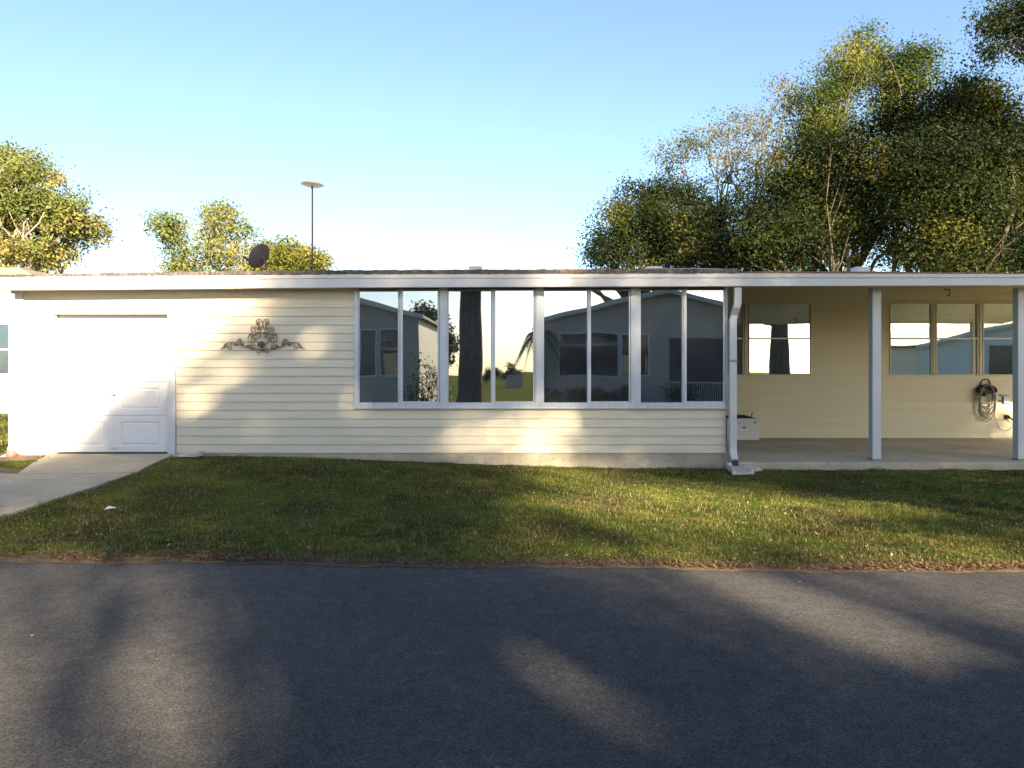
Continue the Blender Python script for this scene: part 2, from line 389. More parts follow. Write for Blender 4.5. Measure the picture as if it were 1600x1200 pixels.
litter(lx, ly, g(lx, ly)+.03, rng.uniform(.008, .02, len(lx)), 'fallen_leaves', 'scattered tan fallen leaves lying on the lawn grass', (.2, .14, .07), (.4, .3, .17))
n = 60; lx = rng.uniform(-3, 4, n); ly = rng.uniform(1.8, 5.4, n)
litter(lx, ly, np.zeros(n)+.004, rng.uniform(.006, .016, n), 'road_leaves', 'few small dry leaves scattered on the dark asphalt', (.12, .08, .03), (.3, .24, .1))
n = 500; lx = rng.uniform(-9.2, -6.5, n); ly = rng.uniform(9.42, 11.5, n)
litter(lx, ly, g(lx, ly)+.014, rng.uniform(.01, .025, n), 'corner_leaves', 'dry orange leaves on bare soil left of the driveway apron')

# ------------------------------------------------------------------ the house
LC = .1293; Z0 = wz(707.5, FY)     # siding course and its bottom line
house = empty('house', (0, 13, 0), 'long low cream house with flat roof, white fascia, garage door and carport', 'house')
SR = random.Random(77)
def siding(mb, x0, x1, z0, z1, y, zref=None, facing=-1):
    zr = Z0 if zref is None else zref
    k0 = math.floor((z0 - zr)/LC + 1e-6); z = zr + k0*LC
    while z < z1 - 1e-4:
        a = max(z, z0); b = min(z+LC, z1)
        if b - a > .004:
            pa = .016*(1-(a-z)/LC); pb = .016*(1-(b-z)/LC)
            ya = y + facing*(pa+.002); yb = y + facing*(pb+.002)
            lip = .007; ns = max(1, int((x1-x0)/.7)); xq = [x0+(x1-x0)*i/ns for i in range(ns+1)]
            jz = [SR.uniform(-.0014, .0014) if a > z0+.01 else 0 for _ in xq]; jy = [SR.uniform(-.0016, .0016) for _ in xq]; vs = []
            for i, xx in enumerate(xq):
                vs += [(xx, ya - facing*.010, a+jz[i]), (xx, ya+jy[i], a+.0006+jz[i]), (xx, yb+jy[i]*.3, b+.002)]
            mb.add(vs, [f_ for i in range(ns) for f_ in ((i*3, i*3+3, i*3+4, i*3+1), (i*3+1, i*3+4, i*3+5, i*3+2))])
        z += LC
DX0, DX1 = wx(85, FY), wx(263, FY); DT = wz(491, FY)
WX0, WX1 = wx(554, FY), wx(1136, FY); WZ0, WZ1 = wz(638, FY), wz(448, FY)
LX = wx(38, FY); GZ = wz(708, FY)
TOP = 2.86
mb = MB()
siding(mb, LX, wx(78, FY), Z0, TOP, FY); siding(mb, wx(78, FY), wx(277, FY), wz(486, FY), TOP, FY)
siding(mb, wx(277, FY), WX0, Z0, TOP, FY); siding(mb, WX0, WX1-.02, Z0, WZ0, FY)
# core of the wall behind the boards
mb.box(LX, DX0-.03, FY+.003, FY+.10, .1, TOP); mb.box(DX1+.03, WX0, FY+.003, FY+.10, .1, TOP)
mb.box(DX0-.03, DX1+.03, FY+.003, FY+.10, DT+.02, TOP); mb.box(WX0, WX1-.02, FY+.003, FY+.10, .1, WZ0-.005)
mb.box(WX0, WX1-.02, FY+.003, FY+.10, WZ1+.002, TOP)
r2 = random.Random(3)
for kq in range(19):                       # short vertical lap joints
    z = Z0 + kq*LC
    for xq in (r2.uniform(LX+2.8, WX0-.3), r2.uniform(-4, -2.8), r2.uniform(-2, WX1-.3) if z+LC < WZ0 else None):
        if xq is None: continue
        if xq < WX0-.02 or z+LC < WZ0: mb.add([(xq, FY-.0195, z+.004), (xq+.0025, FY-.0195, z+.004), (xq+.0025, FY-.0045, z+LC-.004), (xq, FY-.0045, z+LC-.004)], [(0, 1, 2, 3)])
mb.build('wall', M['siding'], house)
mb = MB()                                   # foundation
mb.box(wx(277, FY), WX1, FY-.002, FY+.098, -.1, Z0-.004); mb.box(LX-.12, wx(70, FY), FY-.001, FY+.098, -.1, Z0-.004); mb.build('foundation', M['foundation'], house)
mb = MB()                                   # garage door casing
mb.box(wx(77, FY), DX0, FY-.03, FY+.2, GZ-.01, DT); mb.box(DX1, wx(275, FY), FY-.03, FY+.2, Z0-.02, DT)
mb.box(wx(77, FY), wx(275, FY), FY-.031, FY+.2, DT, wz(487, FY)); mb.build('door_casing', M['white'], house, bevel=.003)
mb = MB(); mb.box(LX-.13, LX, FY-.032, FY+.1, Z0-.02, 2.74); mb.build('corner_board', M['white'], house, bevel=.004)
# garage door: four sections with embossed panels
def bevelled_panel(mb, x0, x1, z0, z1, y, d=.012, w=.022):
    o = [(x0,y,z0),(x1,y,z0),(x1,y,z1),(x0,y,z1)]; i1 = [(x0+w,y+d,z0+w),(x1-w,y+d,z0+w),(x1-w,y+d,z1-w),(x0+w,y+d,z1-w)]
    w2 = w*2.2; i2 = [(x0+w2,y+.002,z0+w2),(x1-w2,y+.002,z0+w2),(x1-w2,y+.002,z1-w2),(x0+w2,y+.002,z1-w2)]
    fs = []
    for a, b in ((0, 4), (4, 8)):
        for q in range(4): fs.append((a+q, a+(q+1) % 4, b+(q+1) % 4, b+q))
    fs.append((8, 9, 10, 11)); mb.add(o+i1+i2, fs)
DY = FY+.10
rows = [wz(706.5, DY), wz(649, DY), wz(596, DY), wz(544, DY), DT]
xl, xr = DX0+.003, DX1-.003
pans = [(wx(100, DY), wx(163, DY)), (wx(188, DY), wx(249, DY))]
gd = None
mb = MB()
for q in range(4):
    z0, z1 = rows[q]+.003, rows[q+1]-.003
    pz0, pz1 = z0+.09, z1-.09
    xsx = [xl, pans[0][0], pans[0][1], pans[1][0], pans[1][1], xr]
    for i in range(5):
        if i in (1, 3):
            a, b = xsx[i], xsx[i+1]
            mb.add([(a,DY,z0),(b,DY,z0),(b,DY,pz0),(a,DY,pz0)], [(0,1,2,3)]); mb.add([(a,DY,pz1),(b,DY,pz1),(b,DY,z1),(a,DY,z1)], [(0,1,2,3)])
            bevelled_panel(mb, a, b, pz0, pz1, DY)
        else:
            a, b = xsx[i], xsx[i+1]; mb.add([(a,DY,z0),(b,DY,z0),(b,DY,z1),(a,DY,z1)], [(0,1,2,3)])
    mb.add([(xl,DY,z1),(xr,DY,z1),(xr,DY+.02,z1+.003),(xl,DY+.02,z1+.003)], [(0,1,2,3)])
    mb.add([(xl,DY+.02,z0-.003),(xr,DY+.02,z0-.003),(xr,DY,z0),(xl,DY,z0)], [(0,1,2,3)])
mb.box(xl, xr, DY+.02, DY+.05, rows[0], DT)
gd = mb.build('garage_door', M['door'], house)
MB().box(DX0, DX1, DY+.004, DY+.05, .1, rows[0]-.001).build('bottom_seal', M['rubber'], gd)
hx, hz = wx(178, DY), wz(617, DY)
mb = MB(); mb.lathe([(.0, 0), (.022, 0), (.022, .012), (0, .012)], (hx+.01, DY, hz), 16, Matrix.Rotation(R(90), 3, 'X'))
mb.tube([(hx+.01, DY-.01, hz), (hx+.01, DY-.035, hz), (hx-.05, DY-.036, hz-.012), (hx-.085, DY-.03, hz-.025)], .006, 8)
mb.build('handle', M['galv'], gd, True)
MB().lathe([(0, 0), (.011, 0), (.011, .01), (0, .01)], (hx+.005, DY, hz-.105), 12, Matrix.Rotation(R(90), 3, 'X')).build('lock', M['galv'], gd)
MB().box(hx-.06, hx+.05, DY-.02, DY, wz(701, DY), wz(698.5, DY)).build('lift_handle', M['white'], gd, bevel=.003)
# front windows
units = [((562, 622), (630, 684)), ((701, 767), (774, 833)), ((850, 917), (923, 982)), ((1001, 1065), (1072, 1129))]
bounds = [554, 692.5, 841, 992, 1136]
for ui, ((a0, a1), (b0, b1)) in enumerate(units):
    L, Rr = wx(bounds[ui], FY), wx(bounds[ui+1], FY)
    A0, A1, B0, B1 = [wx(v, FY) for v in (a0, a1, b0, b1)]
    gb, gt = wz(629.5, FY), wz(454, FY)
    mb = MB()
    mb.box(L+.001, A0-.012, FY-.045, FY+.06, gb-.0, WZ1); mb.box(B1+.030, Rr-.001, FY-.045, FY+.06, gb, WZ1)
    mb.box(L+.001, Rr-.001, FY-.050, FY+.06, WZ0, gb-.001); 
    mb.box(L+.001, Rr-.001, FY-.062, FY-.051, WZ0-.004, WZ0+.012)
    if ui: mb.box(L-.03, L+.03, FY-.052, FY-.0455, gb, WZ1)
    win = mb.build('window', M['frame'], house, bevel=.002)
    MB().box(L+.001, Rr-.001, FY-.018, FY+.06, gt+.009, WZ1+.02).build('shaded_head_rail', M['screw'], win)  # window top rail, coloured near black in place of the fascia's shadow
    ms = MB()
    ms.box(A0-.011, A0, FY-.02, FY+.02, gb, gt+.02); ms.box(A1, A1+.022, FY-.02, FY+.02, gb, gt+.02)
    ms.box(A0, A1, FY-.02, FY+.02, gb, gb+.006); ms.box(A0, A1, FY-.02, FY+.02, gt, gt+.008); ms.build('sash', M['frame'], win, bevel=.0015)
    ms = MB()
    ms.box(B0-.050, B0, FY-.04, FY-.021, gb, gt+.02); ms.box(B1, B1+.022, FY-.04, FY-.021, gb, gt+.02)
    ms.box(B0, B1, FY-.04, FY-.021, gb, gb+.024); ms.box(B0, B1, FY-.04, FY-.021, gt-.004, gt+.008)
    ms.build('sash', M['frame'], win, bevel=.0015)
    MB().box(A0, A1, FY-.002, FY+.002, gb+.006, gt).build('pane', M['glass'], win)
    MB().box(B0, B1, FY-.032, FY-.028, gb+.024, gt-.004).build('pane', M['glass'], win)
    def scr(x, y, z):
        MB().lathe([(0, 0), (.0055, 0), (.004, .004), (0, .004)], (x, y, z), 8, Matrix.Rotation(R(90), 3, 'X')).build('screw', M['screw'], win)
    for q in range(6):
        x = L + .05 + (Rr-L-.1)*q/5 + r2.uniform(-.03, .03); z = WZ0 + .035
        scr(x, FY-.050, z)
    for z in (.9+.35, 1.55, 2.0, 2.45):
        scr(L+.012 if ui else L+.03, FY-.052 if ui else FY-.045, z)
# rooms behind the front wall
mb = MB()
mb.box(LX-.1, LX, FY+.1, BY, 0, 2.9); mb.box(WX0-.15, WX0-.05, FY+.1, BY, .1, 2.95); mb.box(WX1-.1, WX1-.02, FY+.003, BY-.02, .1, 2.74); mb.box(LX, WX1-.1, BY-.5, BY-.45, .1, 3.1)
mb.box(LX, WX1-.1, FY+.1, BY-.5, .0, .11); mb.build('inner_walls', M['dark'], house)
# back wall of the carport with its windows
bw = [(1085, 1160), (1171, 1266), (1391, 1454), (1463, 1526), (1536, 1600), (1609, 1672)]
zb, zt = wz(586, BY), wz(474, BY); Zb = wz(685, BY)
mb = MB(); xsn = [3.2] + [wx(v, BY) for pr in bw for v in (pr[0]-1.5, pr[1]+1.5)] + [13.0]
siding(mb, 3.2, 13.0, .12, zb-.012, BY, Zb); siding(mb, 3.2, 13.0, zt+.012, 3.45, BY, Zb)
for i in range(0, len(xsn), 2): siding(mb, xsn[i], xsn[i+1], zb-.012, zt+.012, BY, Zb) if xsn[i+1]-xsn[i] > .2 else None
mb.box(3.2, 13.0, BY+.12, BY+.2, .1, 3.45)
for i in range(0, len(xsn), 2): mb.box(xsn[i], xsn[i+1], BY+.003, BY+.12, zb-.012, zt+.012)
mb.box(3.2, 13.0, BY+.003, BY+.12, .1, zb-.012); mb.box(3.2, 13.0, BY+.003, BY+.12, zt+.012, 3.45)
mb.build('carport_wall', M['siding_back'], house)
for (a, b) in bw:
    A, B = wx(a, BY), wx(b, BY); zm = wz(529, BY)
    mb = MB(); w = .022
    mb.box(A-w, A, BY-.03, BY+.05, zb-.01, zt+.01); mb.box(B, B+w, BY-.03, BY+.05, zb-.01, zt+.01)
    mb.box(A, B, BY-.03, BY+.05, zb-.01, zb+.012); mb.box(A, B, BY-.03, BY+.05, zt-.012, zt+.01)
    win = mb.build('window', M['trim_cream'], house, bevel=.002)
    MB().box(A, B, BY-.022, BY-.002, zm-.016, zm+.016).build('meeting_rail', M['frame'], win, bevel=.002)
    MB().box(A, B, BY+.003, BY+.007, zb+.012, zm-.016).build('pane', M['glass_back'], win)
    MB().box(A, B, BY+.012, BY+.016, zm-.016, zt-.012).build('pane', M['glass_back'], win)
    MB().box(A+.0, B-.0, BY+.1, BY+.115, zb+.0, zt).build('dark_backing', M['dark'], win)  # flat dark sheet between the panes and the solid wall behind
for (a, b) in ((1161.5, 1169.5), (1455.5, 1461.5), (1527.5, 1534.5), (1601.5, 1607.5)):
    A, B = wx(a, BY)+.022, wx(b, BY)-.022
    mb = MB(); mb.box(A-.0, B+.0, BY-.036, BY-.004, zb-.01, zt+.01); ml = mb.build('mullion', M['trim_cream'], house)
    for q in range(12): MB().lathe([(0, 0), (.008, 0), (.006, .004), (0, .004)], ((A+B)/2, BY-.036, zb+.05+q*(zt-zb-.1)/11), 8, Matrix.Rotation(R(90), 3, 'X')).build('screw', M['screw'], ml)
# rest of the home behind
mb = MB(); mb.box(LX-.1, 13.0, BY+.21, 20.0, 0, 3.3); mb.box(LX-.1, 3.19, BY, BY+.2, 0, 3.1); mb.build('rear_block', M['siding_back'], house)
# roof + ceiling, fascia
def fz(px, pts): return np.interp(px, [p[0] for p in pts], [p[1] for p in pts])
RY = 10.9
pb = [(-60, 453.4), (0, 453), (550, 449), (1150, 447), (1600, 445.5), (2180, 445)]
pm_ = [(-60, 439.5), (0, 439), (550, 434.8), (1150, 434), (2180, 432.5)]
pt = [(-60, 433), (0, 432.5), (540, 428.3), (1150, 427), (1600, 428.3), (2180, 429)]
pe = [(-60, 430.5), (0, 430), (275, 425), (540, 422.2), (860, 421), (1157, 420.5)]
pr_ = [(1157, 424.2), (1380, 424.6), (1600, 427), (2180, 428)]
def strip(lo, hi, pxs, y0, y1, Yp=RY):
    mb = MB(); k = len(pxs)
    bt = [(wx(p, Yp), wz(fz(p, lo), Yp)) for p in pxs]; tp = [(wx(p, Yp), wz(fz(p, hi), Yp)) for p in pxs]
    vs = [(x, y0, z) for x, z in bt] + [(x, y0, z) for x, z in tp] + [(x, y1, z) for x, z in bt] + [(x, y1, z) for x, z in tp]
    fs = []
    for i in range(k-1):
        fs += [(i, i+1, k+i+1, k+i), (2*k+i+1, 2*k+i, 3*k+i, 3*k+i+1), (k+i, k+i+1, 3*k+i+1, 3*k+i), (2*k+i, 2*k+i+1, i+1, i)]
    fs += [(0, k, 3*k, 2*k), (k-1, 3*k-1, 4*k-1, 2*k-1)]
    return mb.add(vs, fs)
pxs = list(range(-50, 2181, 30))
fa = strip(pb, pm_, pxs, RY, RY+.12).build('fascia', M['white'], house)
strip([(p, y-.05) for p, y in pm_], pt, pxs, RY-.014, RY+.12).build('upper_strip', M['white'], fa)
jr = random.Random(5)
pxe = list(range(-50, 1158, 5)); pe2 = [(p, fz(p, pe) + jr.uniform(-.9, .7)) for p in pxe]
re = strip([(p, fz(p, pt)-.05+jr.uniform(-.1, .9)) for p in pxe], pe2, pxe, RY-.024, RY+.25).build('roof_edge', M['roof_edge'], house)
pxe = list(range(1158, 2181, 5))
strip(pt, [(p, fz(p, pr_) + jr.uniform(-.4, .4)) for p in pxe], pxe, RY-.018, RY+.2).build('roof_edge', M['roof_brown'], house)
fz0 = 2.78
mb = MB()
for q in range(int((13.1+8.1)/.3)+1):                                   # ribbed pan roof, sloping up to the back
    x0 = -8.1 + q*.3; x1 = min(x0+.298, 13.0)
    if x1 <= x0: break
    mb.add([(x0, RY+.12, fz0), (x1, RY+.12, fz0), (x1, BY+.3, 3.29), (x0, BY+.3, 3.29), (x0, RY+.12, 2.90), (x1, RY+.12, 2.90), (x1, BY+.3, 3.42), (x0, BY+.3, 3.42)],
           [(0,3,2,1),(4,5,6,7),(0,1,5,4),(1,2,6,5),(2,3,7,6),(3,0,4,7)])
mb.add([(-8.1, BY+.3, 3.2), (13.0, BY+.3, 3.2), (13.0, 20.3, 3.2), (-8.1, 20.3, 3.2), (-8.1, BY+.3, 3.43), (13.0, BY+.3, 3.43), (13.0, 20.3, 3.5), (-8.1, 20.3, 3.5)],
       [(0,3,2,1),(4,5,6,7),(0,1,5,4),(1,2,6,5),(2,3,7,6),(3,0,4,7)])
mb.build('roof', M['roofcoat'], house)
# carport slab, posts
mb = MB(); mb.prismz([(WX1-.02, 11.02), (13.2, 11.02), (13.2, BY+.1), (WX1-.02, BY+.1)], -.1, .12)
sl = mb.build('carport_floor', M['slab'], bevel=.02); sl['kind'] = 'structure'
PY = 11.3
for px0 in (1363.5, 1591, 2010):
    x0 = wx(px0, PY); w = wx(1377, PY) - wx(1363.5, PY); mb = MB()
    mb.box(x0, x0+w, PY, PY+w, .125, 2.76)
    p = mb.build('post', M['white'], house, bevel=.004)
    MB().box(x0-.008, x0+w+.008, PY-.008, PY+w+.008, .1205, .14).build('post_base', M['galv'], p)
    MB().box(x0+w*.3, x0+w*.7, PY-.012, PY-.008, .125, .133).build('bolt', M['screw'], p)
# downspout on the sunroom corner
def rect_tube(mb, pts, w, d):
    vs = []; k = len(pts)
    for i, (x, y, z) in enumerate(pts):
        vs += [(x-w/2, y-d/2, z), (x+w/2, y-d/2, z), (x+w/2, y+d/2, z), (x-w/2, y+d/2, z)]
    fs = [(0, 1, 2, 3), ((k-1)*4+3, (k-1)*4+2, (k-1)*4+1, (k-1)*4)]
    for i in range(k-1):
        for j in range(4): fs.append((i*4+j, i*4+4+j, i*4+4+(j+1) % 4, i*4+(j+1) % 4))
    mb.add(vs, fs)
mb = MB(); Yd = FY-.115; xt, xb = wx(1151.5, RY+.1), wx(1145, RY+.18)
rect_tube(mb, [(xt, RY+.08, 2.72), (xt, RY+.08, wz(474, RY)), (xt-.012, RY+.09, wz(480, RY)), (xb+.02, Yd, wz(493, Yd)), (xb, Yd, wz(500, Yd)), (xb, Yd, wz(700, Yd)), (xb, Yd-.01, wz(708, Yd)), (xb-.002, Yd-.09, wz(716, Yd)), ], .105, .075)
for s_ in (-.02, .02): mb.box(xb+s_-.006, xb+s_+.006, Yd-.041, Yd-.037, wz(698, Yd), wz(502, Yd))
dsp = mb.build('downspout', M['white'], house, bevel=.006)
mb = MB(); mb.box(xb-.045, xb+.04, Yd-.150, Yd-.1285, .085, .155)
for zq in (2.2, 1.2, .5): pass
mb.build('spout_mouth', M['rubber'], dsp)
MB().box(xb-.058, xb+.058, Yd-.042, Yd-.0385, wz(566, Yd), wz(562, Yd)).build('strap', M['galv'], dsp)
# left downspout
mb = MB(); rect_tube(mb, [(wx(22, FY)-.0, FY-.05, 1.0), (wx(22, FY), FY-.05, wz(695, FY)), (wx(22, FY)-.02, FY-.06, .24), (wx(19, FY)-.02, FY-.2, .2)], .07, .06)
mb.box(wx(24, FY), wx(31, FY)-.04, FY-.05, FY+.05, .9, 2.72) if False else None
mb.build('downspout', M['white'], house, bevel=.004)
mb = MB(); mb.box(wx(27, FY)-.12, wx(27, FY)+.0, FY+.03, FY+.5, 2.66, 2.78)
mb.build('soffit_board', M['white'], house)
# hook under the carport beam
o = MB().tube([(wx(1474, 12), 12, 2.86), (wx(1484, 12), 12, 2.86), (wx(1484.5, 12), 12, 2.80), (wx(1483, 12), 12, 2.765), (wx(1480.5, 12), 12, 2.765)], .008, 6).build('ceiling_hook', M['rubber'])
tag(o, 'small dark metal hook hanging under the carport ceiling above the right windows', 'hook')
o.location.z = -.055

# ------------------------------------------------------------------ small things
# wall ornament
orn = empty('wall_ornament', (wx(412, FY), FY-.05, wz(530, FY)), 'bronze scrollwork ornament with leaves and a shell, hung on the cream siding', 'wall ornament')
OY = FY-.05
def uv(u, v): return (wx(330+u/10, FY), OY, wz(480+v/10, FY))
def spiral(mb, u, v, r, start, turns, sgn, r1=.18, rad=.0058, lead=None):
    pts = [uv(*p) for p in (lead or [])]
    n = int(18*turns)
    for i in range(n+1):
        q = i/n; a = start + sgn*2*math.pi*turns*q; rr = r*(1-q*(1-r1))
        x, y, z = uv(u + rr*math.cos(a), v - rr*math.sin(a)); pts.append((x, y-.006*math.sin(q*3), z))
    mb.tube(pts, [rad*1.1]*(len(pts)-3)+[rad, rad*.8, rad*.6], 6)
def leaf3(_, u, v, L, W, ang):
    mb = MB()
    # curled lobed leaf with thickness
    pts = []
    for i in range(9):
        q = i/8; wv_ = W*math.sin(math.pi*min(1, q*.9+.1))*(1+.25*math.sin(q*19)); pts.append((q*L, wv_))
    ca, sa = math.cos(ang), math.sin(ang)
    fr = []; bk = []
    for i, (q, w_) in enumerate(pts):
        for s_ in (-1, 0, 1):
            du, dv = q*ca - s_*w_*sa, -(q*sa + s_*w_*ca)
            x, y, z = uv(u+du, v+dv); y += -.012*math.sin(q/L*3.14) + (.006 if s_ else 0)
            fr.append((x, y-.003, z)); bk.append((x, y+.003, z))
    o = len(fr); fs = []
    for i in range(8):
        for j in range(2):
            a = i*3+j; fs.append((a, a+1, a+4, a+3)); fs.append((o+a, o+a+3, o+a+4, o+a+1))
    for i in range(8): fs += [(i*3, i*3+3, o+i*3+3, o+i*3), (i*3+2, o+i*3+2, o+i*3+5, i*3+5)]
    mb.add(fr+bk, fs); mb.build('leaf', M['bronze'], orn)
sc = MB()
C0 = 822
for s_ in (-1, 1):
    def U(u): return C0 + s_*u
    def A(a): return a if s_ > 0 else math.pi - a
    def SP(du, v, r, st, tr, sg, **k):
        ld = k.pop('lead', None)
        spiral(sc, U(du), v, r, A(st), tr, sg*s_, lead=[(U(p[0]), p[1]) for p in ld] if ld else None, **k)
    SP(62, 238, 56, math.pi, 1.25, -1, lead=[(50, 400), (20, 330), (4, 280)])
    SP(135, 352, 62, math.pi*1.05, 1.5, -1, lead=[(40, 300), (60, 330)])
    SP(60, 452, 48, math.pi*.5, 1.6, 1, lead=[(0, 400), (30, 400)])
    SP(160, 500, 80, math.pi*.5, 1.35, -1, lead=[(60, 400), (110, 408)])
    SP(62, 685, 44, math.pi, 1.5, -1, lead=[(0, 640), (8, 660)])
    SP(140, 520, 52, math.pi*.7, 1.2, -1, lead=[(40, 590), (80, 540)])
    SP(350, 530, 52, -math.pi*.5, 1.1, 1, lead=[(120, 600), (190, 590), (260, 630), (310, 610)])
    SP(520, 628, 40, math.pi*.6, 1.2, 1, lead=[(330, 590), (400, 555), (470, 555)])
    sc.tube([uv(U(a), b) for a, b in ((480, 555), (540, 560), (580, 600), (610, 630), (650, 645))], .006, 6)
    leaf3(0, U(300), 610, 130, 26, A(R(62))); leaf3(0, U(545), 560, 110, 24, A(R(-48))); leaf3(0, U(110), 425, 120, 22, A(R(2)))
    leaf3(0, U(110), 650, 130, 24, A(R(12))); leaf3(0, U(40), 330, 70, 20, A(R(65))); leaf3(0, U(75), 270, 50, 14, A(R(100)))
    leaf3(0, U(200), 590, 90, 18, A(R(-30))); leaf3(0, U(385), 590, 80, 16, A(R(15)))
sc.tube([uv(C0-115, 402), uv(C0-60, 396), uv(C0, 402), uv(C0+60, 396), uv(C0+115, 402)], .006, 6)
sc.tube([uv(C0, 560), uv(C0, 690)], .006, 6)
sc.build('scrollwork', M['bronze'], orn, True)
sh = MB()                                   # ribbed shell boss
x0, y0, z0 = uv(815, 640); n = 15; vs = [(x0, OY-.012, z0)]; fs = []
for kx, q in enumerate((.33, .66, 1.0)):
    for i in range(n):
        a = R(20) + R(140)*i/(n-1); rr = .098*q*(1 if i % 2 else .93); vs.append((x0+rr*math.cos(a)*.68, OY-.012-.03*math.sin(q*2.6)*(1 if i % 2 else .75), z0+rr*math.sin(a)*1.1))
for i in range(n-1): fs.append((0, 1+i+1, 1+i))
for kx in range(2):
    for i in range(n-1): a = 1+kx*n+i; fs.append((a, a+1, a+n+1, a+n))
sh.add(vs, fs); o = sh.build('shell', M['shell'], orn); sm = o.modifiers.new('thick', 'SOLIDIFY'); sm.thickness = .006

# satellite dish
DYY = 13.0
dp = (wx(412, DYY), DYY, wz(424, DYY)-.15)
dish = empty('satellite_dish', dp, 'dark oval satellite dish seen edge-on on the roof left of the mast', 'satellite dish')
dc = Vector((wx(408, DYY), DYY, wz(402, DYY)))
ax = Vector((-.80, .34, .46)).normalized()
rot = ax.to_track_quat('Z', 'Y').to_matrix()
prof = [(.001, 0), (.06, .004), (.12, .016), (.18, .036), (.225, .056), (.232, .056), (.232, .048), (.18, .024), (.12, .004), (.06, -.008), (.001, -.012)]
MB().lathe(prof, dc, 32, rot).build('reflector', M['dish'], dish, True)
st = dc - rot @ Vector((0, .2, 0)); low = min([dc + rot @ Vector((.22*math.cos(a), .22*math.sin(a), .03)) for a in np.linspace(0, 6.28, 24)], key=lambda p: p.z)
lnb = Vector((wx(384, DYY), DYY-.1, wz(403, DYY)))
mb = MB(); mb.tube([low, lnb], .012, 8); mb.build('arm', M['dish'], dish)
mb = MB(); mb.tube([lnb - ax*.01, lnb - ax*.1], [.03, .02], 10); mb.build('receiver', M['dish'], dish)
mb = MB(); mb.tube([dc - ax*.01, dc - ax*.07, (dp[0]+.04, DYY, dc.z-.12), (dp[0]+.04, DYY, dp[2]-.1)], .02, 10); mb.build('mount', M['dish'], dish)
# mast with saucer antenna
mx_, mz = wx(488, DYY), wz(289, DYY)
ant = empty('mast_antenna', (mx_, DYY, 3.1), 'thin metal mast on the roof topped by a flat grey saucer', 'antenna')
MB().tube([(mx_, DYY, 3.0), (mx_, DYY, 3.9), (mx_, DYY, mz-.04)], [.015, .015, .014], 10).build('mast', M['dish'], ant, True)
rt = Matrix.Rotation(R(0), 3, 'X') @ Matrix.Rotation(R(3), 3, 'Y')
MB().lathe([(.001, -.07), (.02, -.068), (.022, -.04), (.08, -.03), (.15, -.016), (.195, 0), (.197, .012), (.15, .035), (.07, .052), (.001, .058)], (mx_, DYY, mz), 40, rt).build('saucer', M['saucer'], ant)
# roof vents
vents = [(733, 752, 416.3, 'small white roof vent nearest the mast, above the second window'), (1012, 1035, 416.5, 'small white roof vent above the rightmost front window'), (1338, 1360, 417.2, 'larger white roof vent above the carport post')]
for a, b, tp, lb in vents:
    yy = 11.35; v = empty('roof_vent', (wx((a+b)/2, yy), yy+.1, 2.9), lb, 'roof vent', 'white vents on the roof edge')
    x0, x1 = wx(a, yy), wx(b, yy); zt_ = wz(tp, yy)
    MB().box(x0, x1, yy, yy+.2, zt_-.075, zt_).build('cap', M['white'], v, bevel=.006)
    MB().box(x0+.02, x1-.02, yy+.02, yy+.18, 2.85, zt_-.075).build('collar', M['galv'], v)
    MB().box(x0-.004, x1+.004, yy-.004, yy+.204, zt_-.012, zt_+.004).build('lid', M['white'], v)
# low pale membrane roll seen on the roof at the carport joint
o = MB().tube([(wx(1010, 11.3), 11.3, wz(420.5, 11.3)), (wx(1080, 11.3), 11.3, wz(420.2, 11.3)), (wx(1152, 11.3), 11.3, wz(421.2, 11.3))], .014, 8).build('flashing_roll', M['galv'], house)
# cardboard box
bx0, bx1 = wx(1128, BY-.1), wx(1184.5, BY-.4); by0 = BY-.47; bt = wz(654, by0)
box = empty('cardboard_box', ((bx0+bx1)/2, by0+.2, .12), 'white cardboard box with round printed emblem, stuffed with a dark bag, on the carport floor', 'box')
w_ = .006; mb = MB()
mb.box(bx0, bx1, by0, by0+w_, .122, bt); mb.box(bx0, bx1, by0+.4, by0+.4+w_, .122, bt); mb.box(bx0, bx0+w_, by0+w_, by0+.4, .122, bt); mb.box(bx1-w_, bx1, by0+w_, by0+.4, .122, bt); mb.box(bx0+w_, bx1-w_, by0+w_, by0+.4, .122, .13)
mb.add([(bx1, by0, bt), (bx1, by0+.4, bt), (bx1+.045, by0+.4, bt-.05), (bx1+.045, by0, bt-.05), (bx1, by0, bt-.006), (bx1, by0+.4, bt-.006), (bx1+.041, by0+.4, bt-.055), (bx1+.041, by0, bt-.055)], [(0,1,2,3),(7,6,5,4),(0,3,7,4),(1,5,6,2),(2,6,7,3)])  if False else None
mb.build('carton', M['box'], box)
mb = MB(); cx, cz = wx(1179.5, by0), wz(659.5, by0)
ri = []; 
for i in range(33):
    a = 2*math.pi*i/32; ri.append((cx+.026*math.cos(a), by0-.003, cz+.026*math.sin(a)))
mb.tube(ri, .0035, 4, False); mb.tube([(cx+.014*math.cos(a), by0-.003, cz+.012*math.sin(a)+.002*math.sin(3*a)) for a in np.linspace(.6, 5.6, 14)], .003, 4); mb.tube([(cx+.002, by0-.003, cz), (cx+.012, by0-.003, cz-.002), (cx+.010, by0-.003, cz-.012)], .003, 4)
mb.build('emblem', M['boxprint'], box)
mb = MB(); mb.box(wx(1160, by0), wx(1165, by0), by0-.002, by0-.0005, wz(669, by0), wz(667, by0)); mb.build('hand_slot', M['rubber'], box)
mb = MB()
for q, (a, b, z) in enumerate(((1152, 1158, 658), (1159.5, 1166, 658), (1152, 1161, 661), (1163, 1165, 661), (1172, 1183, 684), (1152, 1156, 664))): mb.box(wx(a, by0), wx(b, by0), by0-.002, by0-.0005, wz(z+.6, by0), wz(z-.5, by0))
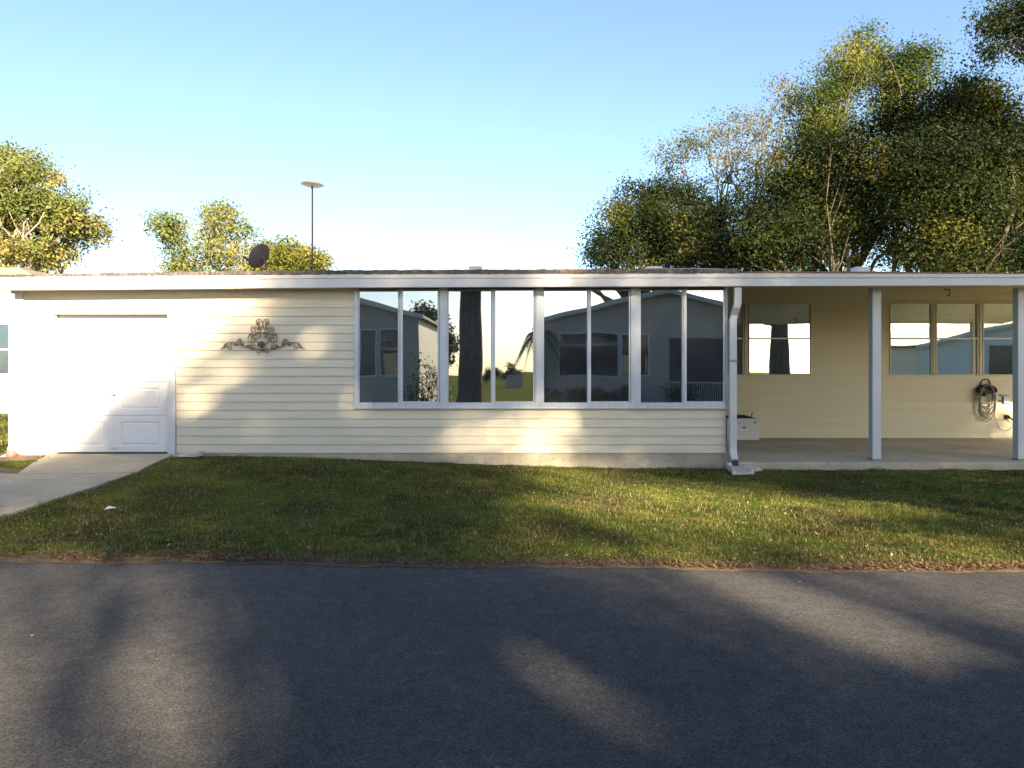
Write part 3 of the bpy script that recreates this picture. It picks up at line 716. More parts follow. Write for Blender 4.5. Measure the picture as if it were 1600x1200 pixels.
mb.build('print', M['boxprint_faint'], box)
mb = MB(); nn = 14; vs = []; fs = []; rr = random.Random(4)
for j in range(nn+1):
    for i in range(nn+1):
        u, v = i/nn, j/nn; edge_ = min(u, 1-u, v, 1-v)
        vs.append((bx0+.01+(bx1-bx0-.02)*u, by0+.01+.38*v, bt-.015+min(edge_*4, 1)*(.045+.05*(1-u)) + rr.uniform(-.014, .014)))
for j in range(nn):
    for i in range(nn): a = j*(nn+1)+i; fs.append((a, a+1, a+nn+2, a+nn+1))
mb.add(vs, fs); mb.tube([(bx1-.13, by0+.1, bt+.0), (bx1-.12, by0+.1, bt+.07), (bx1-.10, by0+.1, bt+.11), (bx1-.095, by0+.1, bt+.13)], [.014, .01, .007, .004], 6)
o = mb.build('bag', M['bag']); tag(o, 'crumpled black bag bulging out of the white cardboard box', 'bag')
# splash block under the downspout
sb = empty('splash_block', (wx(1150, 10.8), 10.75, .0), 'grey splash block on the grass under the carport downspout', 'splash block')
yb0, yb1 = 10.52, 10.98; x0, x1 = wx(1136, 10.6), wx(1160, 10.6)
def P3(u, v, z):  # trough widening towards the lawn
    w0 = .085+.06*v; c = xb-.035+.02*v; return (c+(u*2-1)*w0*1.08, yb1-(yb1-yb0)*v, z+.03*(1-v))
vs = []; fs = []
prof_ = [(0, .0), (0, .085), (.12, .085), (.18, .045), (.82, .045), (.88, .085), (1, .085), (1, .0)]
for v in (0, .5, 1):
    for u, z in prof_: vs.append(P3(u, v, z))
k = len(prof_)
for j in range(2):
    for i in range(k): fs.append((j*k+i, j*k+(i+1) % k, (j+1)*k+(i+1) % k, (j+1)*k+i))
fs += [(0,1,2,3,4,5,6,7)[::-1], tuple(2*k+i for i in range(k))]
MB().add(vs, fs).build('trough', M['splash'], sb, bevel=.004)
mb = MB(); mb.box(xb-.13, xb+.06, yb1-.02, yb1+.0, .05, .12); mb.build('back_wall', M['splash'], sb, bevel=.004)
# second splash block lying flat by the garage door
mb = MB(); xx = wx(298, 11.0); zz = gf(xx, 11.0)
mb.add([(xx-.22, 11.12, zz+.02), (xx+.14, 11.12, zz+.02), (xx+.10, 10.93, zz+.015), (xx-.14, 10.90, zz+.015), (xx-.22, 11.12, zz+.045), (xx+.13, 11.12, zz+.085), (xx+.09, 10.93, zz+.05), (xx-.14, 10.90, zz+.035)], [(0,3,2,1),(4,5,6,7)[::-1],(0,1,5,4),(1,2,6,5),(2,3,7,6),(3,0,4,7)])
o = mb.build('stepping_slab', M['splash'], bevel=.004); tag(o, 'tilted pale flat slab lying against the wall right of the garage door', 'slab')
def stone(x, y, z, r, label, group):
    mb = MB(); rr = random.Random(int(x*1000)); m_ = Matrix.Rotation(rr.uniform(0, 6), 3, 'Z')
    pr = [(.2*r, -.45*r), (.8*r, -.35*r), (1.0*r, 0), (.78*r, .4*r), (.35*r, .58*r)]
    mb.lathe(pr, (0, 0, 0), 9, m_)
    mb.v = [(a*(1+rr.uniform(-.2, .2)), b*.8*(1+rr.uniform(-.2, .2)), c*(1+rr.uniform(-.2, .2))) for a, b, c in mb.v]
    o = mb.build('stone', M['stone'], smooth=False, bevel=.004); o.location = (x, y, z+.35*r); tag(o, label, 'stone', group)
for i, (px_, dy, r_) in enumerate(((1168, 10.9, .05), (1175, 10.93, .045), (1183, 10.88, .055), (1172, 10.8, .04), (1180, 10.78, .045), (1188, 10.84, .035), (1163, 10.84, .035))):
    stone(wx(px_, dy), dy, .01, r_, 'small pale stone in the heap right of the grey splash block', 'stones by the splash block')
for i, (px_, dy, r_) in enumerate(((273, 10.95, .04), (279, 10.97, .038), (284, 11.0, .03))):
    stone(wx(px_, dy), dy, gf(wx(px_, dy), dy)+.01, r_, 'small pale stone at the right corner of the driveway apron', 'stones by the driveway')
# drain pipe end
mb = MB(); c = (wx(21, 11.0), 11.02, .235); mb.lathe([(.001, 0), (.05, 0), (.055, .02), (.055, .12), (.001, .12)], c, 16, Matrix.Rotation(R(80), 3, 'X'))
o = mb.build('drain_pipe', M['redpipe'], smooth=True); tag(o, 'short reddish round drain pipe at the far left corner of the house', 'pipe')
# scrap in the grass
mb = MB(); sx, sy = wx(172, 7.48), 7.48
mb.add([(sx-.05, sy-.02, .035+gf(sx, sy)), (sx+.04, sy-.03, .05+gf(sx, sy)), (sx+.055, sy+.02, .045+gf(sx, sy)), (sx-.03, sy+.03, .06+gf(sx, sy)), (sx, sy, .065+gf(sx, sy))], [(0, 1, 4), (1, 2, 4), (2, 3, 4), (3, 0, 4)])
o = mb.build('paper_scrap', M['scrap']); tag(o, 'small crumpled pale scrap lying in the left part of the lawn', 'litter'); o.modifiers.new('t', 'SOLIDIFY').thickness = .003
# hose on hanger
def bp(u, v, y=BY-.03): return (wx(1480+u/10, BY), y, wz(560+v/10, BY))
hh = empty('hose_hanger', bp(560, 480), 'coiled grey garden hose on a black wall hanger left of the outlet', 'garden hose')
mb = MB(); mb.tube([bp(505, 410), bp(515, 370), bp(545, 330), bp(625, 330), bp(650, 370), bp(665, 420)], .012, 8)
mb.tube([bp(505, 410, BY-.05), bp(470, 430, BY-.08), bp(450, 500, BY-.1)], .012, 8)
a0 = bp(440, 545); a1 = bp(700, 430)
vs = [];
for i in range(13):
    q = i/12; a = math.pi*(1-q); u = 560+130*math.cos(a); v = 500-90*math.sin(a)
    for yy in (BY-.02, BY-.19): vs += [bp(u, v, yy), bp(u, v+28, yy)]
fs = []
for i in range(12):
    o_ = i*4; fs += [(o_, o_+4, o_+6, o_+2), (o_+1, o_+3, o_+7, o_+5), (o_, o_+1, o_+5, o_+4), (o_+2, o_+6, o_+7, o_+3)]
mb.add(vs, fs); x0, _, z0 = bp(460, 545); x1, _, z1 = bp(660, 500); mb.box(x0, x1, BY-.17, BY-.04, z0, z1)
x0, _, z0 = bp(520, 590); x1, _, z1 = bp(550, 545); mb.box(x0, x1, BY-.12, BY-.05, z0, z1)
mb.build('hanger', M['rubber'], hh, bevel=.003)
mb = MB(); rr = random.Random(9)
for q in range(9):
    w0 = 118 + rr.uniform(-12, 22); bottom = (700, 760, 860, 900, 975, 915, 940, 790, 870)[q]; yy = BY-.05-.016*q; cu = 560+rr.uniform(-12, 12)
    pts = []
    for i in range(33):
        a = 2*math.pi*i/32 + .3; vmid = (410+bottom)/2; hv = (bottom-410)/2
        wq = w0*(1+.12*math.sin(a)) ; pts.append(bp(cu+wq*math.cos(a), vmid+hv*math.sin(a)+(8*math.sin(2*a+q)), yy+.006*math.sin(a*3+q)))
    mb.tube(pts, .0085, 6, False)
mb.build('hose', M['hose'], hh, True)
cd = MB().tube([bp(690, 870, BY-.1), bp(710, 920, BY-.06), bp(745, 990, BY-.05), bp(800, 1095, BY-.05), bp(870, 1128, BY-.05), bp(950, 1110, BY-.05), bp(1010, 1050, BY-.06), bp(1022, 1010, BY-.07)], .006, 6)
cd.build('tail_end', M['cord'], hh, True)
tap = empty('plug_and_cord', bp(915, 900), 'black plug and drooping lead low on the wall below the outlet', 'plug')
MB().tube([bp(905, 915, BY-.02), bp(915, 912, BY-.08)], .04, 12).build('plug', M['rubber'], tap)
MB().tube([bp(915, 905, BY-.08), bp(955, 935, BY-.09), bp(990, 970, BY-.08), bp(1022, 1008, BY-.07)], [.022, .018, .012, .008], 8).build('lead', M['rubber'], tap, True)
x0, _, z0 = bp(870, 884); x1, _, z1 = bp(960, 872); MB().box(x0, x1, BY-.05, BY-.02, z0, z1).build('bracket', M['galv'], tap)
ot = empty('outlet_box', bp(905, 645), 'small grey square outlet box on the cream carport wall right of the hose', 'outlet')
x0, _, z0 = bp(845, 712); x1, _, z1 = bp(965, 580); MB().box(x0, x1, BY-.03, BY-.017, z0, z1).build('plate', M['screw'], ot, bevel=.004)
MB().box(x0+.02, x1-.008, BY-.05, BY-.03, z0+.012, z1-.012).build('cover', M['frame'], ot, bevel=.006)
for v in (575, 665):
    x0, _, z0 = bp(808, v+12); x1, _, z1 = bp(830, v-12); MB().box(x0, x1, BY-.03, BY-.017, z0, z1).build('clip', M['screw'], ot)

# potted plants with red flowers inside the sunroom
def potted(px_, seed, label):
    y = FY+.35; x = wx(px_, y+.0); rr = random.Random(seed)
    p = empty('potted_plant', (x, y, .72), label, 'potted plant', 'flowering pot plants inside the sunroom windows')
    MB().lathe([(.07, 0), (.11, .17), (.12, .17), (.12, .2), (.001, .2)], (x, y, .62), 16).build('pot', M['pot'], p)
    mg, mr = MB(), MB()
    for q in range(110):
        a = rr.uniform(0, 6.28); e = rr.uniform(.1, 1.4); r_ = rr.uniform(.08, .27); c = Vector((x+r_*math.cos(a)*math.cos(e), y+r_*math.sin(a)*math.cos(e)*.7, .95+r_*math.sin(e)))
        b2 = Vector((rr.uniform(-1, 1), rr.uniform(-1, 1), rr.uniform(-.5, .5))).normalized()*.055; c2 = b2.cross(Vector((0, 0, 1))).normalized()*.022
        (mr if q % 3 == 0 and e > .5 else mg).add([c-b2, c-c2, c+b2, c+c2], [(0, 1, 2, 3)])
    mg.build('foliage', M['plantgreen'], p); mr.build('flowers', M['redflower'], p)
potted(585, 1, 'red flowered pot plant behind the left edge of the leftmost front window'); potted(612, 2, 'red flowered pot plant nearest the first mullion of the leftmost front window'); potted(745, 3, 'red flowered pot plant inside the second front window from the left')
mb = MB(); mb.box(WX0+.05, WX1-.2, FY+.15, FY+.55, .58, .62)
for q in range(6):
    x = WX0+.1+q*(WX1-WX0-.45)/5; mb.box(x, x+.05, FY+.2, FY+.25, .1105, .58); mb.box(x, x+.05, FY+.45, FY+.5, .1105, .58)
o = mb.build('plant_bench', M['dark']); tag(o, 'long dark bench just inside the front sunroom windows', 'bench')

# ------------------------------------------------------------------ trees
def make_leaves(centres, per, sig, size, pal, flat=.7, out=.9):
    n = len(centres)*per
    off = rng.normal(0, 1, (n, 3))*np.array([sig, sig, sig*flat])
    c = np.repeat(centres, per, 0) + off
    nr = off/np.linalg.norm(off, axis=1)[:, None]*out + rng.normal(0, .62, (n, 3)); nr[:, 2] += .45
    nr /= np.linalg.norm(nr, axis=1)[:, None]
    a = rng.normal(0, 1, (n, 3)); a -= nr*(a*nr).sum(1)[:, None]; a /= np.linalg.norm(a, axis=1)[:, None]
    b = np.cross(nr, a)
    s = rng.uniform(.5, 1.35, n)[:, None]*size
    q = np.stack([c-a*s, c-b*s*.48, c+a*s, c+b*s*.48], 1).reshape(-1, 3)
    # each clump has its own kind of green, each leaf varies a little
    wv_ = sum(np.sin(centres @ (d_/np.linalg.norm(d_))*k_ + k_*7) for d_, k_ in ((np.array([1, .3, .6]), 1.7), (np.array([-.5, .8, 1.1]), 2.6), (np.array([.9, -.6, .8]), 3.7), (np.array([.2, .5, -1.]), 5.1)))
    kc = np.clip(.42 + .23*wv_[:, None] + rng.normal(0, .13, (len(centres), 1)), 0, 1); p0, p1, p2 = [np.array(v) for v in pal]
    cc = np.where(kc < .65, p0*(1-kc/.65) + p1*(kc/.65), p1*(1-(kc-.65)/.35) + p2*((kc-.65)/.35))
    col = np.repeat(cc, per, 0)*rng.uniform(.82, 1.18, (n, 1))
    return q, col
PAL_DARK = ((.008, .015, .005), (.017, .028, .006), (.066, .070, .012))
PAL_MID = ((.030, .050, .011), (.075, .092, .016), (.15, .145, .024))
PAL_PALE = ((.09, .12, .035), (.15, .16, .045), (.23, .20, .08))
PAL_ORG = ((.06, .07, .02), (.12, .11, .035), (.20, .15, .05))
def curve(p, q, sag=0., w=.15, n=7):
    p, q = Vector(p), Vector(q); L = (q-p).length; out = []
    o1 = Vector((random.gauss(0, 1), random.gauss(0, 1), random.gauss(0, 1)))*w*L*.5
    for i in range(n+1):
        u = i/n; v = p.lerp(q, u) + o1*math.sin(u*math.pi) + Vector((random.gauss(0, 1), random.gauss(0, 1), random.gauss(0, 1)))*w*L*.06*(1 if 0 < i < n else 0)
        v.z -= sag*math.sin(u*math.pi); out.append(v)
    return out
def tree(kind, label, base, lobes, r0, pal, size=.07, per=34, dens=1., sig=.22, fork=.45, bark='bark', group=None, twig=1.0, lean=.25, holes=(), rough=.22):
    bx, by, bz = base
    t = empty(kind, base, label, 'tree', group)
    lob = np.array([[l[0], l[1], l[2], l[3], l[4], l[5]] for l in lobes])
    cen = lob[:, :3].mean(0); low = (lob[:, 2]-lob[:, 5]).min(); topz = (lob[:, 2]).max()
    mb = MB()
    zf = bz + (low - bz)*fork + .4
    fkp = Vector((bx*(1-lean)+cen[0]*lean, by*(1-lean)+cen[1]*lean, zf))
    tr = curve((bx, by, bz-.15), fkp, 0, .05, 6)
    mb.tube(tr, [r0*1.35]+[r0*(1.1-.35*i/6) for i in range(1, 7)], 14)
    allc = []
    for l in lobes:
        cx, cy, cz, rx, ry, rz = l[:6]; dd = l[6] if len(l) > 6 else 1.
        d = (Vector((cx, cy, cz))-fkp).length
        rr = r0*.36*min(1, (rx+rz)/3+.25)
        limb = curve(fkp, (cx, cy, cz-rz*.2), .0, .22, 8); mb.tube(limb, [max(.015, rr*(1-.85*i/8)) for i in range(9)], 8)
        nc = int(26*dens*dd*(rx*rz+ry*rz+rx*ry)/3)+6
        # sub-branches: clumps gather round them so that gaps stay open
        nb = max(4, nc//5); dirs = rng.normal(0, 1, (nb, 3)); dirs /= np.linalg.norm(dirs, axis=1)[:, None]
        nf = int(nc*1.1); fd = rng.normal(0, 1, (nf, 3)); fd /= np.linalg.norm(fd, axis=1)[:, None]; fp = fd*np.array([rx, ry, rz])*(rng.uniform(0, 1, (nf, 1))**.45)*.98 + np.array([cx, cy, cz]); allc.extend(list(fp))
        for bi in range(nb):
            e = np.array([cx, cy, cz]) + dirs[bi]*np.array([rx, ry, rz])*rng.uniform(.75, 1.08)
            st_ = limb[rng.integers(4, 8)]
            cv = curve(st_, e, -.05, .25, 5); mb.tube(cv, [max(.006, rr*.30*twig*(1-.8*i/5)) for i in range(6)], 5, False)
            for s in range(5):
                u = rng.uniform(.35, 1.05); i = min(4, int(u*5)); p = cv[i].lerp(cv[i+1], min(1.3, u*5-i))
                pp = np.array(p)+rng.normal(0, .16+.06*rx, 3); allc.append(pp)
                if s < 2: mb.tube([cv[i], tuple(pp)], [.009*twig, .004*twig], 4, False)
    allc = np.array(allc)
    if rough > 0:                            # uneven crown: bites of sky where the foliage is thin
        ph = rng.uniform(0, 6.28, (6, 1)); dr = rng.normal(0, 1, (6, 3)); dr /= np.linalg.norm(dr, axis=1)[:, None]; fq = rng.uniform(1.6, 4.2, (6, 1))*2.2/max(1.4, np.mean(lob[:, 3])*1.6)
        nz = np.sin(allc @ (dr*fq).T + ph.T).sum(1)/6; allc = allc[nz > -.55+rough]
    q, col = make_leaves(allc, per, sig, size, pal)
    if holes:                                # gaps in the crown that let sun streaks through
        cc = q.reshape(-1, 4, 3).mean(1); k_ = math.tan(R(20)); xf = cc[:, 0]-k_*(11.2-cc[:, 1]); zf_ = cc[:, 2]-.443*(11.2-cc[:, 1]); ok = np.ones(len(cc), bool)
        for (ax_, az_, bx_, bz_, w0) in holes:
            d_ = np.array([bx_-ax_, bz_-az_]); L2 = (d_**2).sum(); u = np.clip(((xf-ax_)*d_[0]+(zf_-az_)*d_[1])/L2, 0, 1)
            ok &= np.hypot(xf-ax_-u*d_[0], zf_-az_-u*d_[1]) > w0*np.sin(np.pi*(.12+.76*u))
        q = q.reshape(-1, 4, 3)[ok].reshape(-1, 3); col = col[ok]
    mb.build('trunk', M[bark], t, True)
    np_mesh('crown', q, 4, M['leaf'], col, t)
    return t
def L(px, py, Y, rpx, rpy, ry=None, d=1.):   # lobe given in photo terms at its own distance
    return (wx(px, Y), Y, wz(py, Y), rpx*Y/F, ry if ry else rpx*Y/F, rpy*Y/F, d)
# left of the picture
tree('oak_tree', 'broad yellow-green sunlit oak behind the left end of the roof', (-21.5, 30, 0),
     [L(-30, 290, 30, 60, 50), L(25, 285, 29, 50, 40), L(40, 262, 31, 40, 28), L(70, 305, 30, 45, 36), L(105, 330, 29, 38, 30), L(130, 350, 30, 30, 24), L(100, 365, 31, 36, 22),
      L(30, 340, 30, 40, 30), L(30, 390, 29, 34, 20, d=.8), L(-30, 380, 30, 50, 40), L(75, 395, 30, 24, 9, d=.5), L(-60, 330, 31, 60, 60), L(20, 245, 30, 22, 16, d=.6)], .45, PAL_PALE, .075, 60, 1.1, .27, bark='bark_pale', group=None)
tree('oak_tree', 'slender pale tree behind the roof, leftmost of the two beside the satellite dish', (wx(300, 36), 36, 0),
     [L(265, 355, 36, 26, 24, d=.6), L(275, 395, 36, 26, 28, d=.5), L(255, 345, 35, 18, 14, d=.5), L(340, 345, 36, 26, 28, d=.8), L(345, 328, 37, 16, 12, d=.7), L(370, 365, 36, 26, 28, d=.7), L(330, 385, 35, 28, 30, d=.8), L(360, 405, 36, 30, 20), L(305, 405, 36, 20, 22, d=.5)], .25, PAL_PALE, .08, 42, .8, .28, bark='bark_pale')
tree('oak_tree', 'low rounded yellow-green tree behind the roof between satellite dish and mast', (wx(445, 34), 34, 0),
     [L(425, 395, 34, 32, 22), L(450, 392, 33, 30, 18), L(475, 402, 34, 26, 18), L(498, 408, 34, 16, 14, d=.7), L(400, 412, 34, 30, 18), L(440, 415, 33, 40, 14)], .25, ((.08, .10, .02), (.14, .14, .03), (.22, .19, .05)), .075, 55, 1.1, .25, bark='bark_pale')
# right of the picture
tree('oak_tree', 'dark green round-topped oak at the left end of the right tree group', (wx(1060, 25), 25, 0),
     [L(960, 370, 25, 42, 34), L(945, 400, 24.5, 30, 26), L(985, 335, 25, 42, 34), L(1010, 300, 25.5, 40, 28), L(1050, 300, 25, 44, 30), L(1040, 345, 24, 46, 38), L(1000, 385, 25, 44, 34), L(1085, 330, 25, 46, 40), L(1080, 385, 24.5, 52, 40), L(1120, 350, 25, 40, 46), L(1130, 400, 25, 40, 30)], .3, PAL_DARK, .048, 75, 1.9, .27)
tree('maple_tree', 'thin orange-tinged tree with sparse leaves rising above the dark oak', (wx(1150, 29), 29, 0),
     [L(1060, 225, 29, 30, 22, d=.35), L(1040, 240, 29, 22, 12, d=.3), L(1095, 215, 29, 34, 28, d=.5), L(1140, 190, 29, 34, 28, d=.5), L(1180, 205, 29, 36, 28, d=.55), L(1215, 215, 30, 34, 30, d=.55), L(1130, 240, 28, 44, 30, d=.45), L(1190, 245, 29, 44, 26, d=.7), L(1228, 165, 30, 14, 18, d=.25), L(1160, 275, 29, 60, 30, d=.6), L(1220, 130, 31, 14, 12, d=.2)], .22, PAL_ORG, .050, 34, .9, .24, twig=1.3)
tree('oak_tree', 'tall oak with a bright yellow-green crown top, highest of the right trees', (wx(1295, 23), 23, 0),
     [L(1355, 70, 23, 34, 30), L(1330, 95, 23, 40, 34), L(1385, 100, 23.5, 44, 34), L(1420, 90, 23, 30, 20, d=.8), L(1300, 125, 23, 44, 34), L(1270, 155, 22.5, 38, 34), L(1410, 140, 23, 40, 36), L(1265, 190, 23, 36, 28), L(1300, 200, 22, 44, 30), L(1395, 185, 23, 44, 34, d=.8), L(1450, 85, 23, 14, 14, d=.5)], .36, PAL_MID, .046, 80, 1.4, .25)
tree('oak_tree', 'dense mid-green oak filling the middle of the right tree group', (wx(1310, 21.5), 21.5, 0),
     [L(1270, 240, 21.5, 50, 34), L(1330, 240, 21, 50, 40), L(1240, 290, 22, 50, 36), L(1300, 300, 21.5, 60, 40), L(1195, 310, 22, 44, 34), L(1180, 355, 21.5, 46, 36), L(1240, 355, 21, 56, 40, d=.8), L(1310, 360, 22, 54, 34, d=.65), L(1200, 400, 22, 44, 26), L(1270, 400, 22, 40, 20, d=.6), L(1370, 300, 21, 54, 44), L(1350, 360, 22, 40, 26, d=.6), L(1150, 395, 22.5, 40, 28), L(1410, 395, 23, 50, 24, d=.6)], .34, PAL_DARK, .046, 80, 2.3, .29)
tree('oak_tree', 'massive dark oak at the right edge of the picture behind the carport', (wx(1500, 19.5), 19.5, 0),
     [L(1430, 190, 20, 54, 40), L(1490, 165, 20, 56, 40), L(1540, 180, 20, 50, 40), L(1410, 245, 19.5, 54, 44), L(1470, 240, 19, 60, 50), L(1540, 245, 19.5, 60, 50), L(1600, 230, 20, 60, 50), L(1440, 310, 19.5, 56, 44), L(1500, 320, 19, 62, 46), L(1570, 310, 19.5, 62, 50), L(1640, 310, 20, 60, 60), L(1460, 375, 19.5, 56, 40), L(1530, 385, 19, 60, 40), L(1600, 385, 19.5, 60, 44), L(1500, 140, 21, 30, 18, d=.6), L(1660, 230, 20, 50, 50)], .42, PAL_DARK, .046, 80, 2.8, .30)
tree('oak_tree', 'near oak whose leafy branch hangs into the upper right corner', (17.5, 17, 0),
     [L(1582, 48, 17, 38, 28), L(1556, 72, 17, 28, 20), L(1602, 78, 17, 28, 18), L(1615, 15, 17, 44, 34), L(1570, 25, 17.5, 34, 16, d=.7), L(1680, 30, 18, 60, 40)], .36, PAL_DARK, .040, 75, 1.3, .16, fork=.9)

# ------------------------------------------------------------------ the far left neighbour
nb = empty('neighbour_building', (-19, 25, .2), 'pale blue-white sided building beyond the left corner of the house', 'building')
NY = 23.0
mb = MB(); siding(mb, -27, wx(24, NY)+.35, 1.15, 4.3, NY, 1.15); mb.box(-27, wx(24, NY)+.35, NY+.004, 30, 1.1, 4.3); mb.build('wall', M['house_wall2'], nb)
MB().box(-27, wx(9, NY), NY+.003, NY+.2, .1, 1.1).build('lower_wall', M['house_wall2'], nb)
mb = MB()
for q in range(9): mb.box(wx(9, NY)+q*.06+.002, wx(9, NY)+q*.06+.057, NY-.03, NY+.2, .1, wz(600, NY))
mb.build('skirting', M['skirting'], nb)
A, B = wx(-30, NY), wx(18, NY)
mb = MB(); mb.box(A, B, NY-.05, NY-.015, wz(587, NY), wz(584, NY)); mb.box(A, B, NY-.05, NY-.015, wz(507, NY), wz(504, NY)); mb.box(B-.06, B, NY-.051, NY-.015, wz(584, NY), wz(507, NY)); mb.box(A, B-.06, NY-.05, NY-.015, wz(547, NY), wz(545, NY)); w = mb.build('window', M['white'], nb)
MB().box(A, B-.06, NY-.03, NY-.02, wz(584, NY), wz(507, NY)).build('pane', M['glass_side'], w)
zz0 = wz(427.5, NY)-.1; mb = MB(); mb.prism([(-27, zz0), (wx(62, NY), zz0), (wx(40, NY), wz(420, NY)), (-24, wz(418, NY))], NY-.3, 30); mb.build('roof', M['shingle'], nb)

# ------------------------------------------------------------------ what stands across the road (seen in the glass, and shading the scene)
def gable_house(name, label, x0, x1, y, peakx, ze, zp, wins, depth=12, wall='house_wall', porch=None, ze2=None, zw0=1.25, zw1=2.9):
    h = empty(name, ((x0+x1)/2, y-depth/2, 0), label, 'house', None)
    ze2 = ze if ze2 is None else ze2
    mb = MB(); poly = [(x0, 0), (x1, 0), (x1, ze2), (peakx, zp), (x0, ze)]
    mb.prism(poly, y-depth, y); mb.build('wall', M[wall], h)
    ov = .2; th = .10
    mb = MB(); sl = (zp-ze)/(peakx-x0); sr = (zp-ze2)/(x1-peakx)
    mb.prism([(x0-ov, ze-sl*ov), (peakx, zp+.003), (x1+ov, ze2-sr*ov), (x1+ov, ze2-sr*ov+th), (peakx, zp+th), (x0-ov, ze-sl*ov+th)], y-depth-.3, y+.4)
    mb.build('roof', M['shingle'], h)
    mb = MB()
    mb.prism([(x0-ov-.02, ze-sl*ov-.06), (peakx, zp-.06), (x1+ov+.02, ze2-sr*ov-.06), (x1+ov+.02, ze2-sr*ov+th+.02), (peakx, zp+th+.02), (x0-ov-.02, ze-sl*ov+th+.02)], y+.401, y+.43)
    mb.build('rake_board', M['white'], h)
    for a, b in wins:
        mb = MB(); mb.box(a, b, y+.003, y+.05, zw0, zw0+.07); mb.box(a, b, y+.003, y+.05, zw1-.07, zw1); mb.box(a, a+.07, y+.003, y+.049, zw0+.07, zw1-.07); mb.box(b-.07, b, y+.003, y+.049, zw0+.07, zw1-.07)
        w = mb.build('window', M['white'], h); MB().box(a+.07, b-.07, y+.004, y+.012, zw0+.07, zw1-.07).build('pane', M['glass_far'], w)
    return h
HBY = -7.5; d = 22.4-HBY
def mx(px): return (px-800)*d/F
hB = gable_house('neighbour_house', 'gabled beige house with a wide window band, mirrored in the right front windows', mx(846), mx(846)+9.2, HBY, mx(1040), 3.60, 4.70,
                 [(mx(873)+q*1.23, mx(873)+q*1.23+1.2) for q in range(3)], zw0=1.3, zw1=3.1, depth=5.4)
MB().box(mx(1046), mx(1140), HBY+.003, HBY+.03, .2, 2.9).build('porch_shade_panel', M['dark'], hB)  # dark panel on the solid wall, standing in for the shaded porch
mb = MB(); mb.box(mx(1046), mx(1140), HBY+.1, HBY+.14, 1.05, 1.1)
for q in range(24): mb.box(mx(1046)+q*.09, mx(1046)+q*.09+.02, HBY+.11, HBY+.13, .15, 1.05)
mb.build('railing', M['white'], hB)
HAY = -5.0; d = 22.4-HAY
gable_house('neighbour_house', 'gabled beige house mirrored in the leftmost front window', -13.5, mx(655), HAY, -8.6, 3.35, 4.9, [(mx(562), mx(590)), (mx(592), mx(626))], zw0=1.3, zw1=3.1, ze2=3.55)
gable_house('neighbour_house', 'white gabled house mirrored in the far right carport windows', 19.9, 33, -6, 27, 2.8, 4.35, [(23.4, 25.4), (26.2, 28)], wall='house_white')
def bush(x, y, r, label, pal=PAL_DARK, n=30, h=1.):
    o = empty('bush', (x, y, 0), label, 'bush', 'bushes along the houses across the road')
    c = rng.normal(0, 1, (n, 3)); c /= np.linalg.norm(c, axis=1)[:, None]; c = c*np.array([r, r*.7, r*h])*rng.uniform(.4, 1, (n, 1)) + np.array([x, y, r*h*.8]); c[:, 2] = np.abs(c[:, 2])
    q, col = make_leaves(c, 60, r*.22, .05, pal); np_mesh('foliage', q, 4, M['leaf'], col, o)
    mb = MB()
    for p in c[:8]: mb.tube([(x, y, -.05), (x*.4+p[0]*.6, y*.4+p[1]*.6, p[2]*.6), tuple(p)], [.02, .014, .006], 5)
    mb.build('stem', M['bark'], o)
for i, (x, r_) in enumerate(((1.6, .5), (2.6, .55), (3.5, .5), (4.4, .6), (6.6, .6))):
    bush(x, HBY+.9, r_, ['low dark bush at the left corner of the beige house across the road', 'second low bush under the window band across the road', 'third low bush under the window band across the road', 'fourth low bush under the window band across the road', 'bush in front of the porch across the road'][i])
bush(mx(672), HAY+1.2, .9, 'tall dark shrub beside the house mirrored in the leftmost window', h=1.3)
# oaks across the road
def oak(x, y, label, r0, lobes, **k):
    return tree('oak_tree', label, (x, y, 0), [(x+a, y+b, c, rx, ry, rz, dd) for a, b, c, rx, ry, rz, dd in lobes], r0, PAL_DARK, .085, 30, k.get('dens', .8), .27, fork=k.get('fork', .55), lean=k.get('lean', .25), rough=0, holes=k.get('holes', ()), group='oaks across the road')
random.seed(21); rng = np.random.default_rng(21)
def ring_lobes(R_, z, rz, n, dd, ph=0, r=2.0):
    return [(R_*math.cos(ph+6.283*i/n), R_*math.sin(ph+6.283*i/n), z+random.uniform(-.5, .5), r, r, rz, dd) for i in range(n)]
oak(-1.55, -3.7, 'thick-trunked oak mirrored between the two houses in the second window', .42, [(-7.0, -.6, 8.2, 1.6, 1.6, 1.1, .8), (-6.3, 1.2, 8.8, 1.5, 1.5, 1.1, .8), (-.2, -.8, 11.6, 1.6, 1.6, .9, .8), (-2.2, -1.4, 11.9, 1.5, 1.5, .9, .7)], fork=.75, lean=0)
oak(12.4, -3.8, 'thick-trunked oak mirrored in the left carport window', .5, ring_lobes(3.2, 7.3, 1.3, 6, .8, .3, 2.1) + ring_lobes(1.6, 9.4, 1.3, 3, .8, .8, 2.0), fork=.6)
YT = -14.0; TX, TZ = math.tan(R(20)), .443
def SL(Xf, Zf, rx, rz, d=1., ry=1.3, bx=0):   # lobe standing where its shade falls on the front wall at (Xf, Zf)
    return (Xf + TX*(11.2-YT) - bx, random.uniform(-.8, .8), Zf + TZ*(11.2-YT), rx, ry, rz, d)
